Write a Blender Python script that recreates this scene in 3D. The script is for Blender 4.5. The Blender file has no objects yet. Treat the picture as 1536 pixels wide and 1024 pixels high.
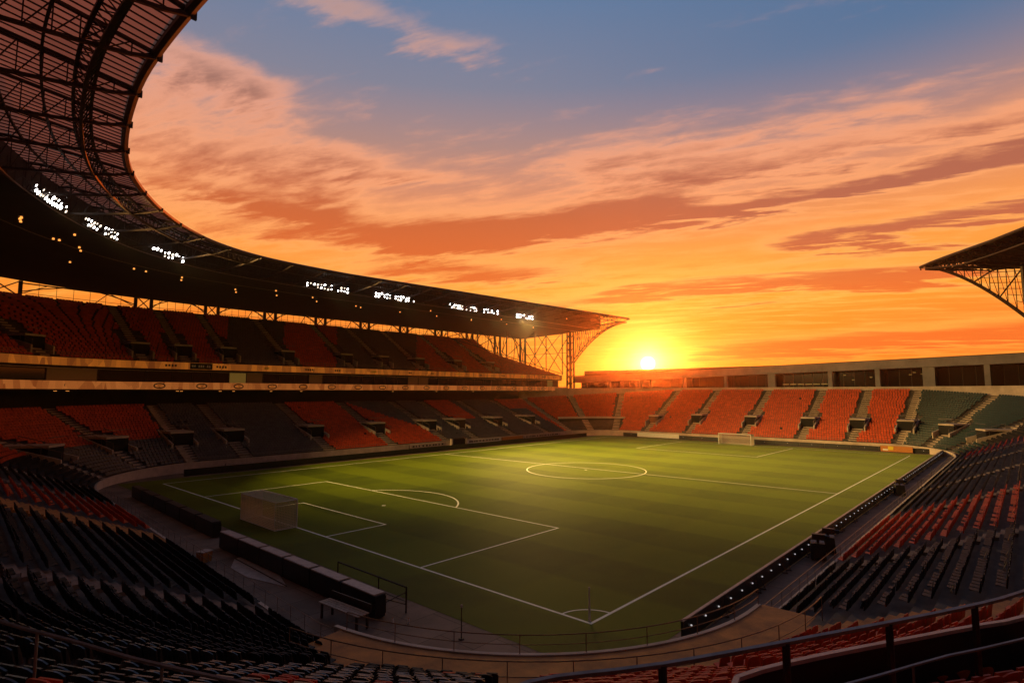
import bpy, math, random
from mathutils import Vector, Matrix
random.seed(7)
PI = math.pi
S = bpy.context.scene
C = S.collection
CAM = Vector((-25.6, -17.7, 12.0))
AZ, PT = math.radians(42.25), math.radians(5.1)

# ------------------------------------------------------------------ materials
def mat(name, col, rough=.7, metal=0., var=0., scale=3., emit=None, estr=0., bump=0., spec=.5, col2=None, bscale=None, coat=0.):
    m = bpy.data.materials.new(name); m.use_nodes = True
    nt = m.node_tree; b = nt.nodes['Principled BSDF']
    b.inputs['Roughness'].default_value = rough
    b.inputs['Metallic'].default_value = metal
    b.inputs['Specular IOR Level'].default_value = spec
    c = (*col, 1)
    if var or col2:
        tc = nt.nodes.new('ShaderNodeTexCoord')
        n = nt.nodes.new('ShaderNodeTexNoise'); n.inputs['Scale'].default_value = scale
        n.inputs['Detail'].default_value = 7; n.inputs['Roughness'].default_value = .65
        nt.links.new(tc.outputs['Object'], n.inputs['Vector'])
        r = nt.nodes.new('ShaderNodeMix'); r.data_type = 'RGBA'
        a = col2 if col2 else tuple(max(0, x*(1-var)) for x in col)
        bb = col if col2 else tuple(min(1, x*(1+var)) for x in col)
        r.inputs[6].default_value = (*a, 1); r.inputs[7].default_value = (*bb, 1)
        mr = nt.nodes.new('ShaderNodeMapRange'); mr.inputs[1].default_value = .35; mr.inputs[2].default_value = .65
        nt.links.new(n.outputs['Fac'], mr.inputs[0]); nt.links.new(mr.outputs[0], r.inputs[0])
        nt.links.new(r.outputs[2], b.inputs['Base Color'])
        if bump:
            bp = nt.nodes.new('ShaderNodeBump'); bp.inputs['Strength'].default_value = bump; bp.inputs['Distance'].default_value = .05
            n2 = nt.nodes.new('ShaderNodeTexNoise'); n2.inputs['Scale'].default_value = bscale or scale*6; n2.inputs['Detail'].default_value = 5
            nt.links.new(tc.outputs['Object'], n2.inputs['Vector'])
            nt.links.new(n2.outputs['Fac'], bp.inputs['Height']); nt.links.new(bp.outputs[0], b.inputs['Normal'])
    else:
        b.inputs['Base Color'].default_value = c
    if emit:
        b.inputs['Emission Color'].default_value = (*emit, 1); b.inputs['Emission Strength'].default_value = estr
    return m

M = {}
M['red'] = mat('seat_red', (.66, .085, .020), .5, var=.25, scale=.9, spec=.3)
M['grey'] = mat('seat_grey', (.105, .090, .090), .5, var=.25, scale=.9)
M['green'] = mat('seat_green', (.009, .036, .036), .5, var=.3, scale=.9)
M['black'] = mat('seat_black', (.014, .014, .016), .55, var=.3, scale=.9, spec=.25)
M['ochre'] = mat('orange_lit_tint', (.60, .235, .04), .7, col2=(.30, .11, .02), scale=.9, bump=.2)  # orange light on the gangway and steps, put into the base colour
M['black_near'] = mat('seat_black_glint', (.034, .031, .030), .26, var=.35, scale=1.3, spec=.6)  # paler, smoother copy of the black seat so the near rows glint
M['nearstair'] = mat('near_stair', (.30, .21, .155), .85, col2=(.16, .11, .085), scale=1.4, bump=.3)  # darker step tone for the near stands
M['concrete'] = mat('concrete', (.125, .10, .085), .85, col2=(.055, .045, .04), scale=.6, bump=.25)
M['stair'] = mat('stair_concrete', (.60, .47, .36), .8, col2=(.40, .30, .22), scale=1.2, bump=.2)
M['lightconc'] = mat('light_concrete', (.66, .53, .44), .75, col2=(.46, .36, .29), scale=.5, bump=.15)
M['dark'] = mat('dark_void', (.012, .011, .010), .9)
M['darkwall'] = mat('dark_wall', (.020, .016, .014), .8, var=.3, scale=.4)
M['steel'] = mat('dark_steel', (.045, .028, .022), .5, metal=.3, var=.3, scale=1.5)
M['rail'] = mat('rail_metal', (.26, .20, .17), .42, metal=.4, var=.2, scale=4)
M['rusty'] = mat('orange_rail', (.30, .17, .11), .4, metal=.4, var=.25, scale=4)
M['asphalt'] = mat('apron_concrete', (.33, .22, .16), .8, col2=(.13, .085, .06), scale=.16, bump=.3, bscale=6)
_nt = M['asphalt'].node_tree; _b = _nt.nodes['Principled BSDF']; _src = _b.inputs['Base Color'].links[0].from_socket
_tc = _nt.nodes.new('ShaderNodeTexCoord'); _br = _nt.nodes.new('ShaderNodeTexBrick'); _br.inputs['Scale'].default_value = .42; _br.inputs['Mortar Size'].default_value = .012; _br.inputs['Brick Width'].default_value = 1.3; _br.inputs['Row Height'].default_value = 1.; _br.inputs['Mortar Smooth'].default_value = .3
_br.inputs['Color1'].default_value = (1, 1, 1, 1); _br.inputs['Color2'].default_value = (.78, .76, .74, 1); _br.inputs['Mortar'].default_value = (.35, .33, .3, 1); _nt.links.new(_tc.outputs['Object'], _br.inputs['Vector'])
_mx = _nt.nodes.new('ShaderNodeMix'); _mx.data_type = 'RGBA'; _mx.blend_type = 'MULTIPLY'; _mx.inputs[0].default_value = 1; _nt.links.new(_src, _mx.inputs[6]); _nt.links.new(_br.outputs['Color'], _mx.inputs[7]); _nt.links.new(_mx.outputs[2], _b.inputs['Base Color'])
M['board'] = mat('board_black', (.012, .011, .013), .45, var=.3, scale=2)
M['cap'] = mat('board_cap', (.50, .40, .35), .45, var=.2, scale=2)
M['white'] = mat('white_paint', (.78, .76, .72), .5, var=.08, scale=3)
M['line'] = mat('line_paint', (.88, .92, .78), .7, var=.1, scale=2.5)
M['line'].node_tree.nodes['Principled BSDF'].inputs['Roughness'].default_value = .6
M['net'] = mat('net_cord', (.92, .78, .58), .7, var=.05)
M['glass'] = mat('dark_glass', (.012, .012, .014), .08, spec=.6)
M['wood'] = mat('bench_wood', (.42, .30, .22), .6, var=.3, scale=5)
M['yellow'] = mat('yellow_panel', (.8, .6, .03), .6)
M['orangepanel'] = mat('orange_panel', (.55, .20, .04), .6, var=.1)
M['lamp'] = mat('flood_lamp', (.9, .9, .9), .4, emit=(1, .93, .86), estr=14)
M['lampdim'] = mat('flood_lamp_dim', (.9, .9, .9), .4, emit=(1, .80, .6), estr=2.2)
M['warm'] = mat('warm_lamp', (.9, .6, .3), .4, emit=(1, .34, .06), estr=1.6)
M['warmdim'] = mat('warm_window', (.10, .05, .025), .4, emit=(1, .30, .06), estr=.02)
M['greendim'] = mat('yellow_window', (.10, .08, .03), .4, emit=(1, .55, .10), estr=.10)
M['spot'] = mat('white_spot', (.8, .8, .8), .4, emit=(1, .95, .95), estr=.5)
M['greyblue'] = mat('beam_grey', (.25, .225, .235), .7, var=.2, scale=.3)

_nt = M['net'].node_tree; _b = _nt.nodes['Principled BSDF']; _t = _nt.nodes.new('ShaderNodeBsdfTranslucent'); _t.inputs[0].default_value = (.92, .78, .58, 1); _m = _nt.nodes.new('ShaderNodeMixShader'); _m.inputs[0].default_value = .5
_nt.links.new(_b.outputs[0], _m.inputs[1]); _nt.links.new(_t.outputs[0], _m.inputs[2]); _nt.links.new(_m.outputs[0], _nt.nodes['Material Output'].inputs['Surface'])
def ribbon_mat(name, a, b, e, sc):
    m = bpy.data.materials.new(name); m.use_nodes = True
    nt = m.node_tree; p = nt.nodes['Principled BSDF']; p.inputs['Roughness'].default_value = .5
    tc = nt.nodes.new('ShaderNodeTexCoord'); v = nt.nodes.new('ShaderNodeTexVoronoi'); v.inputs['Scale'].default_value = sc
    mp = nt.nodes.new('ShaderNodeMapping'); mp.inputs['Scale'].default_value = (1, 1, .3)
    nt.links.new(tc.outputs['Object'], mp.inputs[0]); nt.links.new(mp.outputs[0], v.inputs['Vector'])
    mx = nt.nodes.new('ShaderNodeMix'); mx.data_type = 'RGBA'; mx.inputs[6].default_value = (*a, 1); mx.inputs[7].default_value = (*b, 1)
    nt.links.new(v.outputs['Color'], mx.inputs[0]); nt.links.new(mx.outputs[2], p.inputs['Base Color'])
    nt.links.new(mx.outputs[2], p.inputs['Emission Color']); p.inputs['Emission Strength'].default_value = e
    return m
M['ribbon'] = ribbon_mat('ribbon_screen', (.70, .20, .02), (.22, .05, .01), .40, 1.3)
M['ribbon2'] = ribbon_mat('ribbon_screen_pale', (.75, .24, .05), (.35, .08, .015), .40, 1.1)

def translucent_mat():
    m = bpy.data.materials.new('roof_sheet'); m.use_nodes = True
    nt = m.node_tree; p = nt.nodes['Principled BSDF']; o = nt.nodes['Material Output']
    tc = nt.nodes.new('ShaderNodeTexCoord'); n = nt.nodes.new('ShaderNodeTexNoise'); n.inputs['Scale'].default_value = .22; n.inputs['Detail'].default_value = 6
    nt.links.new(tc.outputs['Object'], n.inputs['Vector'])
    mx = nt.nodes.new('ShaderNodeMix'); mx.data_type = 'RGBA'
    mx.inputs[6].default_value = (.32, .28, .22, 1); mx.inputs[7].default_value = (.62, .55, .45, 1)
    nt.links.new(n.outputs['Fac'], mx.inputs[0])
    t = nt.nodes.new('ShaderNodeBsdfTranslucent'); nt.links.new(mx.outputs[2], t.inputs[0]); nt.links.new(mx.outputs[2], p.inputs['Base Color'])
    p.inputs['Roughness'].default_value = .6
    s = nt.nodes.new('ShaderNodeMixShader'); s.inputs[0].default_value = .78
    nt.links.new(p.outputs[0], s.inputs[1]); nt.links.new(t.outputs[0], s.inputs[2]); nt.links.new(s.outputs[0], o.inputs['Surface'])
    return m
M['sheet'] = translucent_mat()

def grass_mat():
    m = bpy.data.materials.new('pitch_grass'); m.use_nodes = True
    nt = m.node_tree; p = nt.nodes['Principled BSDF']; L = nt.links.new
    tc = nt.nodes.new('ShaderNodeTexCoord')
    def noise(sc, det=6, rgh=.6, stretch=None):
        n = nt.nodes.new('ShaderNodeTexNoise'); n.inputs['Scale'].default_value = sc; n.inputs['Detail'].default_value = det; n.inputs['Roughness'].default_value = rgh
        if stretch:
            mp = nt.nodes.new('ShaderNodeMapping'); mp.inputs['Scale'].default_value = stretch; L(tc.outputs['Object'], mp.inputs[0]); L(mp.outputs[0], n.inputs['Vector'])
        else: L(tc.outputs['Object'], n.inputs['Vector'])
        return n
    def math_(op, a, b=None, c=None):
        x = nt.nodes.new('ShaderNodeMath'); x.operation = op
        for i, v in enumerate((a, b, c)):
            if v is None: continue
            if isinstance(v, (int, float)): x.inputs[i].default_value = v
            else: L(v, x.inputs[i])
        return x.outputs[0]
    sep = nt.nodes.new('ShaderNodeSeparateXYZ'); L(tc.outputs['Object'], sep.inputs[0])
    wob = noise(.35, 3)
    sx = math_('SINE', math_('MULTIPLY', math_('ADD', sep.outputs[0], math_('MULTIPLY', wob.outputs['Fac'], .9)), 2*PI/11))
    sy = math_('SINE', math_('MULTIPLY', math_('ADD', sep.outputs[1], math_('MULTIPLY', wob.outputs['Fac'], .9)), 2*PI/13.6))
    st = nt.nodes.new('ShaderNodeMapRange'); st.interpolation_type = 'SMOOTHSTEP'; L(sx, st.inputs[0]); st.inputs[1].default_value = -.25; st.inputs[2].default_value = .25
    st2 = nt.nodes.new('ShaderNodeMapRange'); st2.interpolation_type = 'SMOOTHSTEP'; L(sy, st2.inputs[0]); st2.inputs[1].default_value = -.25; st2.inputs[2].default_value = .25
    big = noise(.045, 5); mid = noise(.5, 7, .7); fine = noise(9, 4, .7, (1, 1, 1))
    f = math_('ADD', math_('MULTIPLY', st.outputs[0], .30), math_('MULTIPLY', st2.outputs[0], .14))
    f = math_('ADD', f, math_('MULTIPLY', big.outputs['Fac'], .9))
    f = math_('ADD', f, math_('MULTIPLY', mid.outputs['Fac'], .45))
    f = math_('ADD', f, math_('MULTIPLY', fine.outputs['Fac'], .35))
    f = math_('SUBTRACT', f, .5)
    r = nt.nodes.new('ShaderNodeValToRGB'); r.color_ramp.elements[0].position = .15; r.color_ramp.elements[1].position = .75
    r.color_ramp.elements[0].color = (.007, .030, .001, 1); r.color_ramp.elements[1].color = (.078, .125, .002, 1)
    L(f, r.inputs[0]); L(r.outputs[0], p.inputs['Base Color'])
    p.inputs['Roughness'].default_value = .60; p.inputs['Specular IOR Level'].default_value = .08; p.inputs['Specular Tint'].default_value = (1, .85, .25, 1)
    p.inputs['Sheen Weight'].default_value = .2; p.inputs['Sheen Tint'].default_value = (.7, .8, .2, 1)
    bp = nt.nodes.new('ShaderNodeBump'); bp.inputs['Strength'].default_value = .5; bp.inputs['Distance'].default_value = .04
    n3 = noise(22, 3); L(n3.outputs['Fac'], bp.inputs['Height']); L(bp.outputs[0], p.inputs['Normal'])
    return m
M['grass'] = grass_mat()

# ------------------------------------------------------------------ helpers
class MB:
    def __init__(s): s.v = []; s.f = []; s.m = []; s.mats = []
    def mi(s, m):
        if m not in s.mats: s.mats.append(m)
        return s.mats.index(m)
    def quad(s, a, b, c, d, m):
        n = len(s.v); s.v += [tuple(a), tuple(b), tuple(c), tuple(d)]; s.f.append((n, n+1, n+2, n+3)); s.m.append(s.mi(m))
    def poly(s, pts, m):
        n = len(s.v); s.v += [tuple(p) for p in pts]; s.f.append(tuple(range(n, n+len(pts)))); s.m.append(s.mi(m))
    def hexa(s, p, m):          # 8 points: bottom 4 ccw, top 4 ccw
        n = len(s.v); s.v += [tuple(q) for q in p]; k = s.mi(m)
        for q in ((3, 2, 1, 0), (4, 5, 6, 7), (0, 1, 5, 4), (1, 2, 6, 5), (2, 3, 7, 6), (3, 0, 4, 7)):
            s.f.append(tuple(n+i for i in q)); s.m.append(k)
    def box(s, x0, x1, y0, y1, z0, z1, m):
        s.hexa([(x0, y0, z0), (x1, y0, z0), (x1, y1, z0), (x0, y1, z0), (x0, y0, z1), (x1, y0, z1), (x1, y1, z1), (x0, y1, z1)], m)
    def obox(s, c, u, w, lu, lw, z0, z1, m):   # centre, unit dirs, half lengths
        q = [(c[0]+u[0]*a*lu+w[0]*b*lw, c[1]+u[1]*a*lu+w[1]*b*lw) for a, b in ((-1, -1), (1, -1), (1, 1), (-1, 1))]
        if u[0]*w[1]-u[1]*w[0] < 0: q.reverse()
        s.hexa([(x, y, z0) for x, y in q]+[(x, y, z1) for x, y in q], m)
    def tube(s, a, b, r, m, n=6, r2=None, caps=False):
        a = Vector(a); b = Vector(b); d = b-a
        if d.length < 1e-6: return
        d.normalize(); u = d.cross(Vector((0, 0, 1)))
        if u.length < .01: u = d.cross(Vector((1, 0, 0)))
        u.normalize(); w = d.cross(u); k = s.mi(m); r2 = r if r2 is None else r2
        i0 = len(s.v)
        for p, rr in ((a, r), (b, r2)):
            for i in range(n):
                t = 2*PI*(i+.5)/n; s.v.append(tuple(p+u*math.cos(t)*rr+w*math.sin(t)*rr))
        for i in range(n):
            j = (i+1) % n; s.f.append((i0+i, i0+j, i0+n+j, i0+n+i)); s.m.append(k)
        if caps:
            s.f.append(tuple(i0+i for i in reversed(range(n)))); s.m.append(k); s.f.append(tuple(i0+n+i for i in range(n))); s.m.append(k)
    def path(s, pts, r, m, n=6):
        for a, b in zip(pts, pts[1:]): s.tube(a, b, r, m, n)
    def build(s, name, parent=None, smooth=False):
        me = bpy.data.meshes.new(name)
        me.from_pydata(s.v, [], s.f)
        for m in s.mats: me.materials.append(m)
        me.polygons.foreach_set('material_index', s.m)
        if smooth: me.polygons.foreach_set('use_smooth', [True]*len(s.f))
        me.update()
        o = bpy.data.objects.new(name, me); C.objects.link(o)
        if parent: o.parent = parent
        return o

def tag(o, label=None, cat=None, group=None, kind=None):
    if label: o['label'] = label
    if cat: o['category'] = cat
    if group: o['group'] = group
    if kind: o['kind'] = kind
    return o
def empty(name, loc=(0, 0, 0), rz=0., label=None, cat=None, group=None):
    o = bpy.data.objects.new(name, None); C.objects.link(o); o.location = loc; o.rotation_euler = (0, 0, rz)
    o.empty_display_size = .3
    return tag(o, label, cat, group)
def copy_tree(o, parent=None):
    c = o.copy(); C.objects.link(c); c.parent = parent
    for ch in list(o.children): copy_tree(ch, c)
    return c

# ------------------------------------------------------------------ the bowl's plan: one closed loop of the front wall
LOOP = []      # (x, y, nx, ny, section)
def add_line(a, b, sec):
    n = max(1, int(math.dist(a, b)/1.0)); dx, dy = b[0]-a[0], b[1]-a[1]; L = math.hypot(dx, dy)
    nx, ny = dy/L, -dx/L
    nx, ny = -nx, -ny
    for i in range(n): LOOP.append((a[0]+dx*i/n, a[1]+dy*i/n, nx, ny, sec))
def add_arc(c, r, t0, t1, sec, n=26):
    for i in range(n):
        t = math.radians(t0+(t1-t0)*i/n); LOOP.append((c[0]+r*math.cos(t), c[1]+r*math.sin(t), math.cos(t), math.sin(t), sec))
NR = 14.9
add_line((104, -7.2), (3.5, -7.2), 'T')                    # near touchline stand
add_arc((3.5, 7.7), NR, 270, 180, 'C', 40)                 # corner where the camera stands
add_line((-11.4, 7.7), (-8.3, 62.5), 'G')                  # behind the near goal
add_arc((6, 62.5), 14.3, 180, 90, 'L0', 30)                # far left corner
add_line((6, 76.8), (100, 76.8), 'L')                      # long far side
add_arc((100, 63), 13.8, 90, 0, 'K', 26)                   # corner under the sun
add_line((113.8, 63), (113.8, 3), 'E')                     # far end
add_arc((104, 2.8), 9.9, 0, -90, 'Q', 22)                  # far right corner
# normals must point outwards
cx, cy = 50, 34
LOOP = [(x, y, nx, ny, s) if (x-cx)*nx*.3+(y-cy)*ny+(x-cx)*nx*.7 > 0 or s in 'CQKL0' and True else (x, y, -nx, -ny, s) for x, y, nx, ny, s in LOOP]
fix = []
for x, y, nx, ny, s in LOOP:
    if s == 'T': nx, ny = 0, -1
    if s == 'L': nx, ny = 0, 1
    if s == 'E': nx, ny = 1, 0
    if s == 'G': nx, ny = -1, 0
    fix.append((x, y, nx, ny, s))
# smooth the normals so that offset rows meet without steps
LOOP = fix; N = len(LOOP)
sm = []
for i in range(N):
    ax = sum(LOOP[(i+k) % N][2] for k in range(-2, 3)); ay = sum(LOOP[(i+k) % N][3] for k in range(-2, 3)); l = math.hypot(ax, ay)
    sm.append((LOOP[i][0], LOOP[i][1], ax/l, ay/l, LOOP[i][4]))
LOOP = sm
CUM = [0]
for i in range(N): CUM.append(CUM[-1]+math.dist(LOOP[i][:2], LOOP[(i+1) % N][:2]))
TOT = CUM[-1]
SEC = {}
for i, p in enumerate(LOOP): SEC.setdefault(p[4], [CUM[i], CUM[i+1]])[1] = CUM[i+1]
def slope_i(i):
    x, y, _, _, s = LOOP[i % N]
    if s == 'E': return .54
    if s == 'K': return .40+.14*min(1, max(0, (CUM[i % N]-SEC['K'][0])/(SEC['K'][1]-SEC['K'][0])))
    if s == 'Q': return .54-.14*min(1, max(0, (CUM[i % N]-SEC['Q'][0])/(SEC['Q'][1]-SEC['Q'][0])))
    if s in 'TCG': return .435
    return .40
SLP = [slope_i(i) for i in range(N)]
def z0_i(i):
    s = LOOP[i % N][4]; t = None
    if s in 'TCG': return .45
    if s in ('L', 'K', 'E'): return 1.2
    f = min(1, max(0, (CUM[i % N]-SEC[s][0])/(SEC[s][1]-SEC[s][0])))
    return .45+.75*(f if s == 'L0' else 1-f)
ZB = [z0_i(i) for i in range(N)]
def locate(s):
    s %= TOT; lo, hi = 0, N
    while hi-lo > 1:
        md = (lo+hi)//2
        if CUM[md] <= s: lo = md
        else: hi = md
    f = (s-CUM[lo])/(CUM[lo+1]-CUM[lo]); return lo, f
def at(s, o):
    """point on the loop at front length s, o metres out, with outward normal and slope"""
    i, f = locate(s); a = LOOP[i]; b = LOOP[(i+1) % N]
    nx = a[2]*(1-f)+b[2]*f; ny = a[3]*(1-f)+b[3]*f; l = math.hypot(nx, ny); nx /= l; ny /= l
    x = a[0]*(1-f)+b[0]*f; y = a[1]*(1-f)+b[1]*f
    return x+nx*o, y+ny*o, nx, ny, SLP[i]*(1-f)+SLP[(i+1) % N]*f, a[4], ZB[i]*(1-f)+ZB[(i+1) % N]*f
def s_of(x=None, y=None, sec=None):
    best = None
    for i, p in enumerate(LOOP):
        if p[4] != sec: continue
        d = abs(p[0]-x) if x is not None else abs(p[1]-y)
        if best is None or d < best[0]: best = (d, CUM[i])
    return best[1]
def s_ang(deg): # angle round the camera's corner, 270 (right) .. 180 (left)
    a, b = SEC['C']; return a+(270-deg)/90*(b-a)
def frac(sec, f): a, b = SEC[sec]; return a+(b-a)*f
RP = .8                      # row pitch
NROW = 27
Z0 = 1.2

# aisles: front length -> half width
AISLE = []
for x in (17, 36, 56, 76, 93): AISLE.append((s_of(x=x, sec='T'), .75))
for d, w_ in ((264, 1.5), (238, .6), (219, .6), (202, .6)): AISLE.append((s_ang(d), w_))
for y, w_ in ((12.5, .9), (34.5, 2.8), (50, .9)): AISLE.append((s_of(y=y, sec='G'), w_))
for f in (.12, .42, .74): AISLE.append((frac('L0', f), .75))
LA = (7, 15.2, 30.5, 44.5, 58.5, 67, 80, 93)
for x in LA: AISLE.append((s_of(x=x, sec='L'), 1.0))
for f in (.12, .42, .72): AISLE.append((frac('K', f), .9))
EA = (60, 47.5, 33.5, 21.0, 10.8)
for y in EA: AISLE.append((s_of(y=y, sec='E'), 1.0))
for f in (.02, .33, .66): AISLE.append((frac('Q', f), .9))

def in_aisle(s, o, pad=0.):
    for a, w in AISLE:
        d = abs((s-a+TOT/2) % TOT-TOT/2)
        if d < 5:
            p = at(a, o); q = at(s, o)
            if math.hypot(p[0]-q[0], p[1]-q[1]) < w+pad: return True
    return False
C0, C1 = SEC['C']
def gang(s):
    """offset of the gangway's wall in the camera corner: below it is a flat walk"""
    if SG0 < s < SG1: return 2.7
    return 0
SG0, SG1 = s_of(x=4.6, sec='T'), s_ang(188)

# ------------------------------------------------------------------ ground, pitch, markings
gb = MB(); gb.quad((-330, -330, -.03), (430, -330, -.03), (430, 430, -.03), (-330, 430, -.03), M['darkwall']); tag(gb.build('ground'), kind='structure')
ab = MB(); n = len(LOOP)
ab.poly([(p[0]+p[2]*.2, p[1]+p[3]*.2, -.012) for p in LOOP], M['asphalt']); tag(ab.build('apron'), kind='structure')
pb = MB(); pb.quad((-4.3, -3.9, 0), (110.6, -3.9, 0), (110.6, 71.6, 0), (-4.3, 71.6, 0), M['grass']); tag(pb.build('pitch'), kind='structure')
ln = MB(); LW = .09; ZL = .006
def line(a, b, w=LW):
    d = Vector((b[0]-a[0], b[1]-a[1])); d.normalize(); q = Vector((-d.y, d.x))*w
    ln.quad((a[0]-q.x, a[1]-q.y, ZL), (b[0]-q.x, b[1]-q.y, ZL), (b[0]+q.x, b[1]+q.y, ZL), (a[0]+q.x, a[1]+q.y, ZL), M['line'])
def arc(c, rx, ry, t0, t1, n=72, w=LW, tilt=0.):
    for i in range(n):
        P = []
        for k, sg in ((i, -1), (i+1, -1), (i+1, 1), (i, 1)):
            t = math.radians(t0+(t1-t0)*k/n); x = (rx+sg*w)*math.cos(t); y = (ry+sg*w)*math.sin(t)
            P.append((c[0]+x*math.cos(tilt)-y*math.sin(tilt), c[1]+x*math.sin(tilt)+y*math.cos(tilt), ZL))
        ln.quad(*P, M['line'])
XE, YE = 106.5, 67.6
g = LW
line((-g, 0), (XE+g, 0)); line((-g, YE), (XE+g, YE), .1)
line((0, g), (0, YE-.1)); line((XE, g), (XE, YE-.1))
line((51.5, g), (49.0, YE-.1))
PX = 15.5
line((g, 14.1), (PX+g, 14.1)); line((g, 53.5), (PX+g, 53.5)); line((PX, 14.1+g), (PX, 53.5-g))
line((g, 26.6), (6+g, 26.6)); line((g, 41.8), (6+g, 41.8)); line((6, 26.6+g), (6, 41.8-g))
line((XE-g, 20.8), (XE-22, 20.8)); line((XE-g, 46), (XE-22, 46)); line((XE-22, 20.8+g), (XE-22, 46-g), .1)
arc((48.6, 34.2), 9.15, 9.15, 0, 360, 96, .09)
arc((10.3, 35.3), 9.3, 9.3, -56, 56, 40)
arc((0, 0), 1.9, 1.9, 2, 88, 16, .06)
arc((11, 34), .12, .12, 0, 360, 10, .1); arc((48.6, 34.2), .12, .12, 0, 360, 10, .12)
tag(ln.build('pitch_markings'), kind='structure')

# ------------------------------------------------------------------ the lower bowl: stepped terraces per stand
def inset_ok(s, k):
    return (k+.5)*RP > gang(s)
def samples(s0, s1, step=1.0):
    n = max(1, int((s1-s0)/step)); return [s0+(s1-s0)*i/n for i in range(n+1)]
def terrace(s0, s1, rows, zb=None):
    mb = MB(); ss = samples(s0, s1)
    for a, b in zip(ss, ss[1:]):
        for k in range(rows):
            if not inset_ok((a+b)/2, k): continue
            o0, o1 = k*RP, (k+1)*RP
            A = at(a, o0); B = at(b, o0); A1 = at(a, o1); B1 = at(b, o1)
            za, zb_ = A[6]+A[4]*RP*k, B[6]+B[4]*RP*k
            first = k == 0 or not inset_ok((a+b)/2, k-1)
            pa = (1.48 if k else A[6]-.2) if first else A[6]+A[4]*RP*(k-1); pb_ = (1.48 if k else B[6]-.2) if first else B[6]+B[4]*RP*(k-1)
            mb.quad((A[0], A[1], za), (B[0], B[1], zb_), (B1[0], B1[1], zb_), (A1[0], A1[1], za), M['concrete'])
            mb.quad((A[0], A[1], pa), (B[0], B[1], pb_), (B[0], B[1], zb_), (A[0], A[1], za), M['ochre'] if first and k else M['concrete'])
    return mb
def gangfloor(mb):
    ss = samples(SG0, SG1, .6)
    for a, b in zip(ss, ss[1:]):
        A = at(a, 0); B = at(b, 0); A1 = at(a, 2.42); B1 = at(b, 2.42)
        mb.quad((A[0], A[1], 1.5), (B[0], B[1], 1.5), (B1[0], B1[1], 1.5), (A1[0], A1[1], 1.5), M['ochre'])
    for s in (SG0, SG1):
        A = at(s, 0); B = at(s, 2.4)
        mb.quad((A[0], A[1], .28), (B[0], B[1], .28), (B[0], B[1], 1.5), (A[0], A[1], 1.5), M['lightconc'])
def aisle_steps(s, w, rows, k0=0, parent=None):
    mb = MB(); sm = M['ochre'] if w in (2.8, 1.5) else (M['nearstair'] if at(s, 0)[5] in 'TCG' else M['stair'])
    for k in range(k0, rows):
        for h in (0, 1):
            o0 = k*RP+h*.4; o1 = o0+.4
            A = at(s, o0); B = at(s, o1); m = A[4]*RP; u = (-A[3], A[2])
            z0 = A[6]+m*(k-1)+.02 if k else A[6]-.2; z1 = A[6]+m*k+h*m*.5+.012
            q = [(A[0]-u[0]*w, A[1]-u[1]*w), (A[0]+u[0]*w, A[1]+u[1]*w), (B[0]+u[0]*w, B[1]+u[1]*w), (B[0]-u[0]*w, B[1]-u[1]*w)]
            mb.hexa([(x, y, z0) for x, y in q]+[(x, y, z1) for x, y in q], sm)
    return mb.build('stairway', parent)
def front_wall(s0, s1, parent, h=.85, m=None, z0=-.01):
    mb = MB(); m = m or M['lightconc']; ss = samples(s0, s1, .8)
    for a, b in zip(ss, ss[1:]):
        P = [at(a, -.2), at(b, -.2), at(b, 0), at(a, 0)]
        mb.hexa([(p[0], p[1], z0) for p in P]+[(p[0], p[1], (1.56 if SG0 <= a < SG1 else ((p[6]+h-.55) if p[6] > .5 else p[6]+.05+(p[6]-.45)*5))) for p in P], m)
    return mb.build('front_wall', parent)
def portal(s, o, parent, zof, w=1.7, name='entrance'):
    """stair mouth: dark opening under a pale lintel with sloping cheek walls and handrails"""
    A = at(s, o); n = (A[2], A[3]); u = (-n[1], n[0])
    z = A[6]+A[4]*o if zof is zlow else zof(o, A[4]); top = z+2.1; m = A[4]
    d = 2.1/m+.3
    def P(du, dn, zz): return (A[0]+u[0]*du+n[0]*dn, A[1]+u[1]*du+n[1]*dn, zz)
    lb = MB(); lb.hexa([P(-w, 0, top-.3), P(w, 0, top-.3), P(w, d, top-.3), P(-w, d, top-.3), P(-w, 0, top), P(w, 0, top), P(w, d, top), P(-w, d, top)], M['lightconc']); e = lb.build(name, parent)
    for sg in (-1, 1):   # cheeks
        body = MB(); a, b = sg*w, sg*(w+.25)
        if a > b: a, b = b, a
        body.hexa([P(a, -1.6, z-.9), P(b, -1.6, z-.9), P(b, d, z), P(a, d, z), P(a, -1.6, z+.35), P(b, -1.6, z+.35), P(b, d, top+.12), P(a, d, top+.12)], M['lightconc'])
        body.build('side_wall', e)
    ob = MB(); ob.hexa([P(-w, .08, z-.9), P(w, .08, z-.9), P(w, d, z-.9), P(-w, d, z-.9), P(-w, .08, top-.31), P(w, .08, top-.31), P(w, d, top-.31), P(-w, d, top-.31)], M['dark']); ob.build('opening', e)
    rb = MB()
    for sg in (-1, 1):
        a = sg*(w+.12)
        rb.tube(P(a, -1.6, z+1.25), P(a, d, top+1.0), .035, M['rail'])
        for t in (0, .33, .66, 1):
            x = -1.6+t*(d+1.6); zz = z+.35+t*(top-z-.23); rb.tube(P(a, x, zz), P(a, x, zz+.9), .025, M['rail'], 4)
    rb.tube(P(-w, .06, top+.95), P(w, .06, top+.95), .035, M['rail'])
    rb.build('handrail', e)
    return e
zlow = lambda o, m: Z0+m*o

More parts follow.
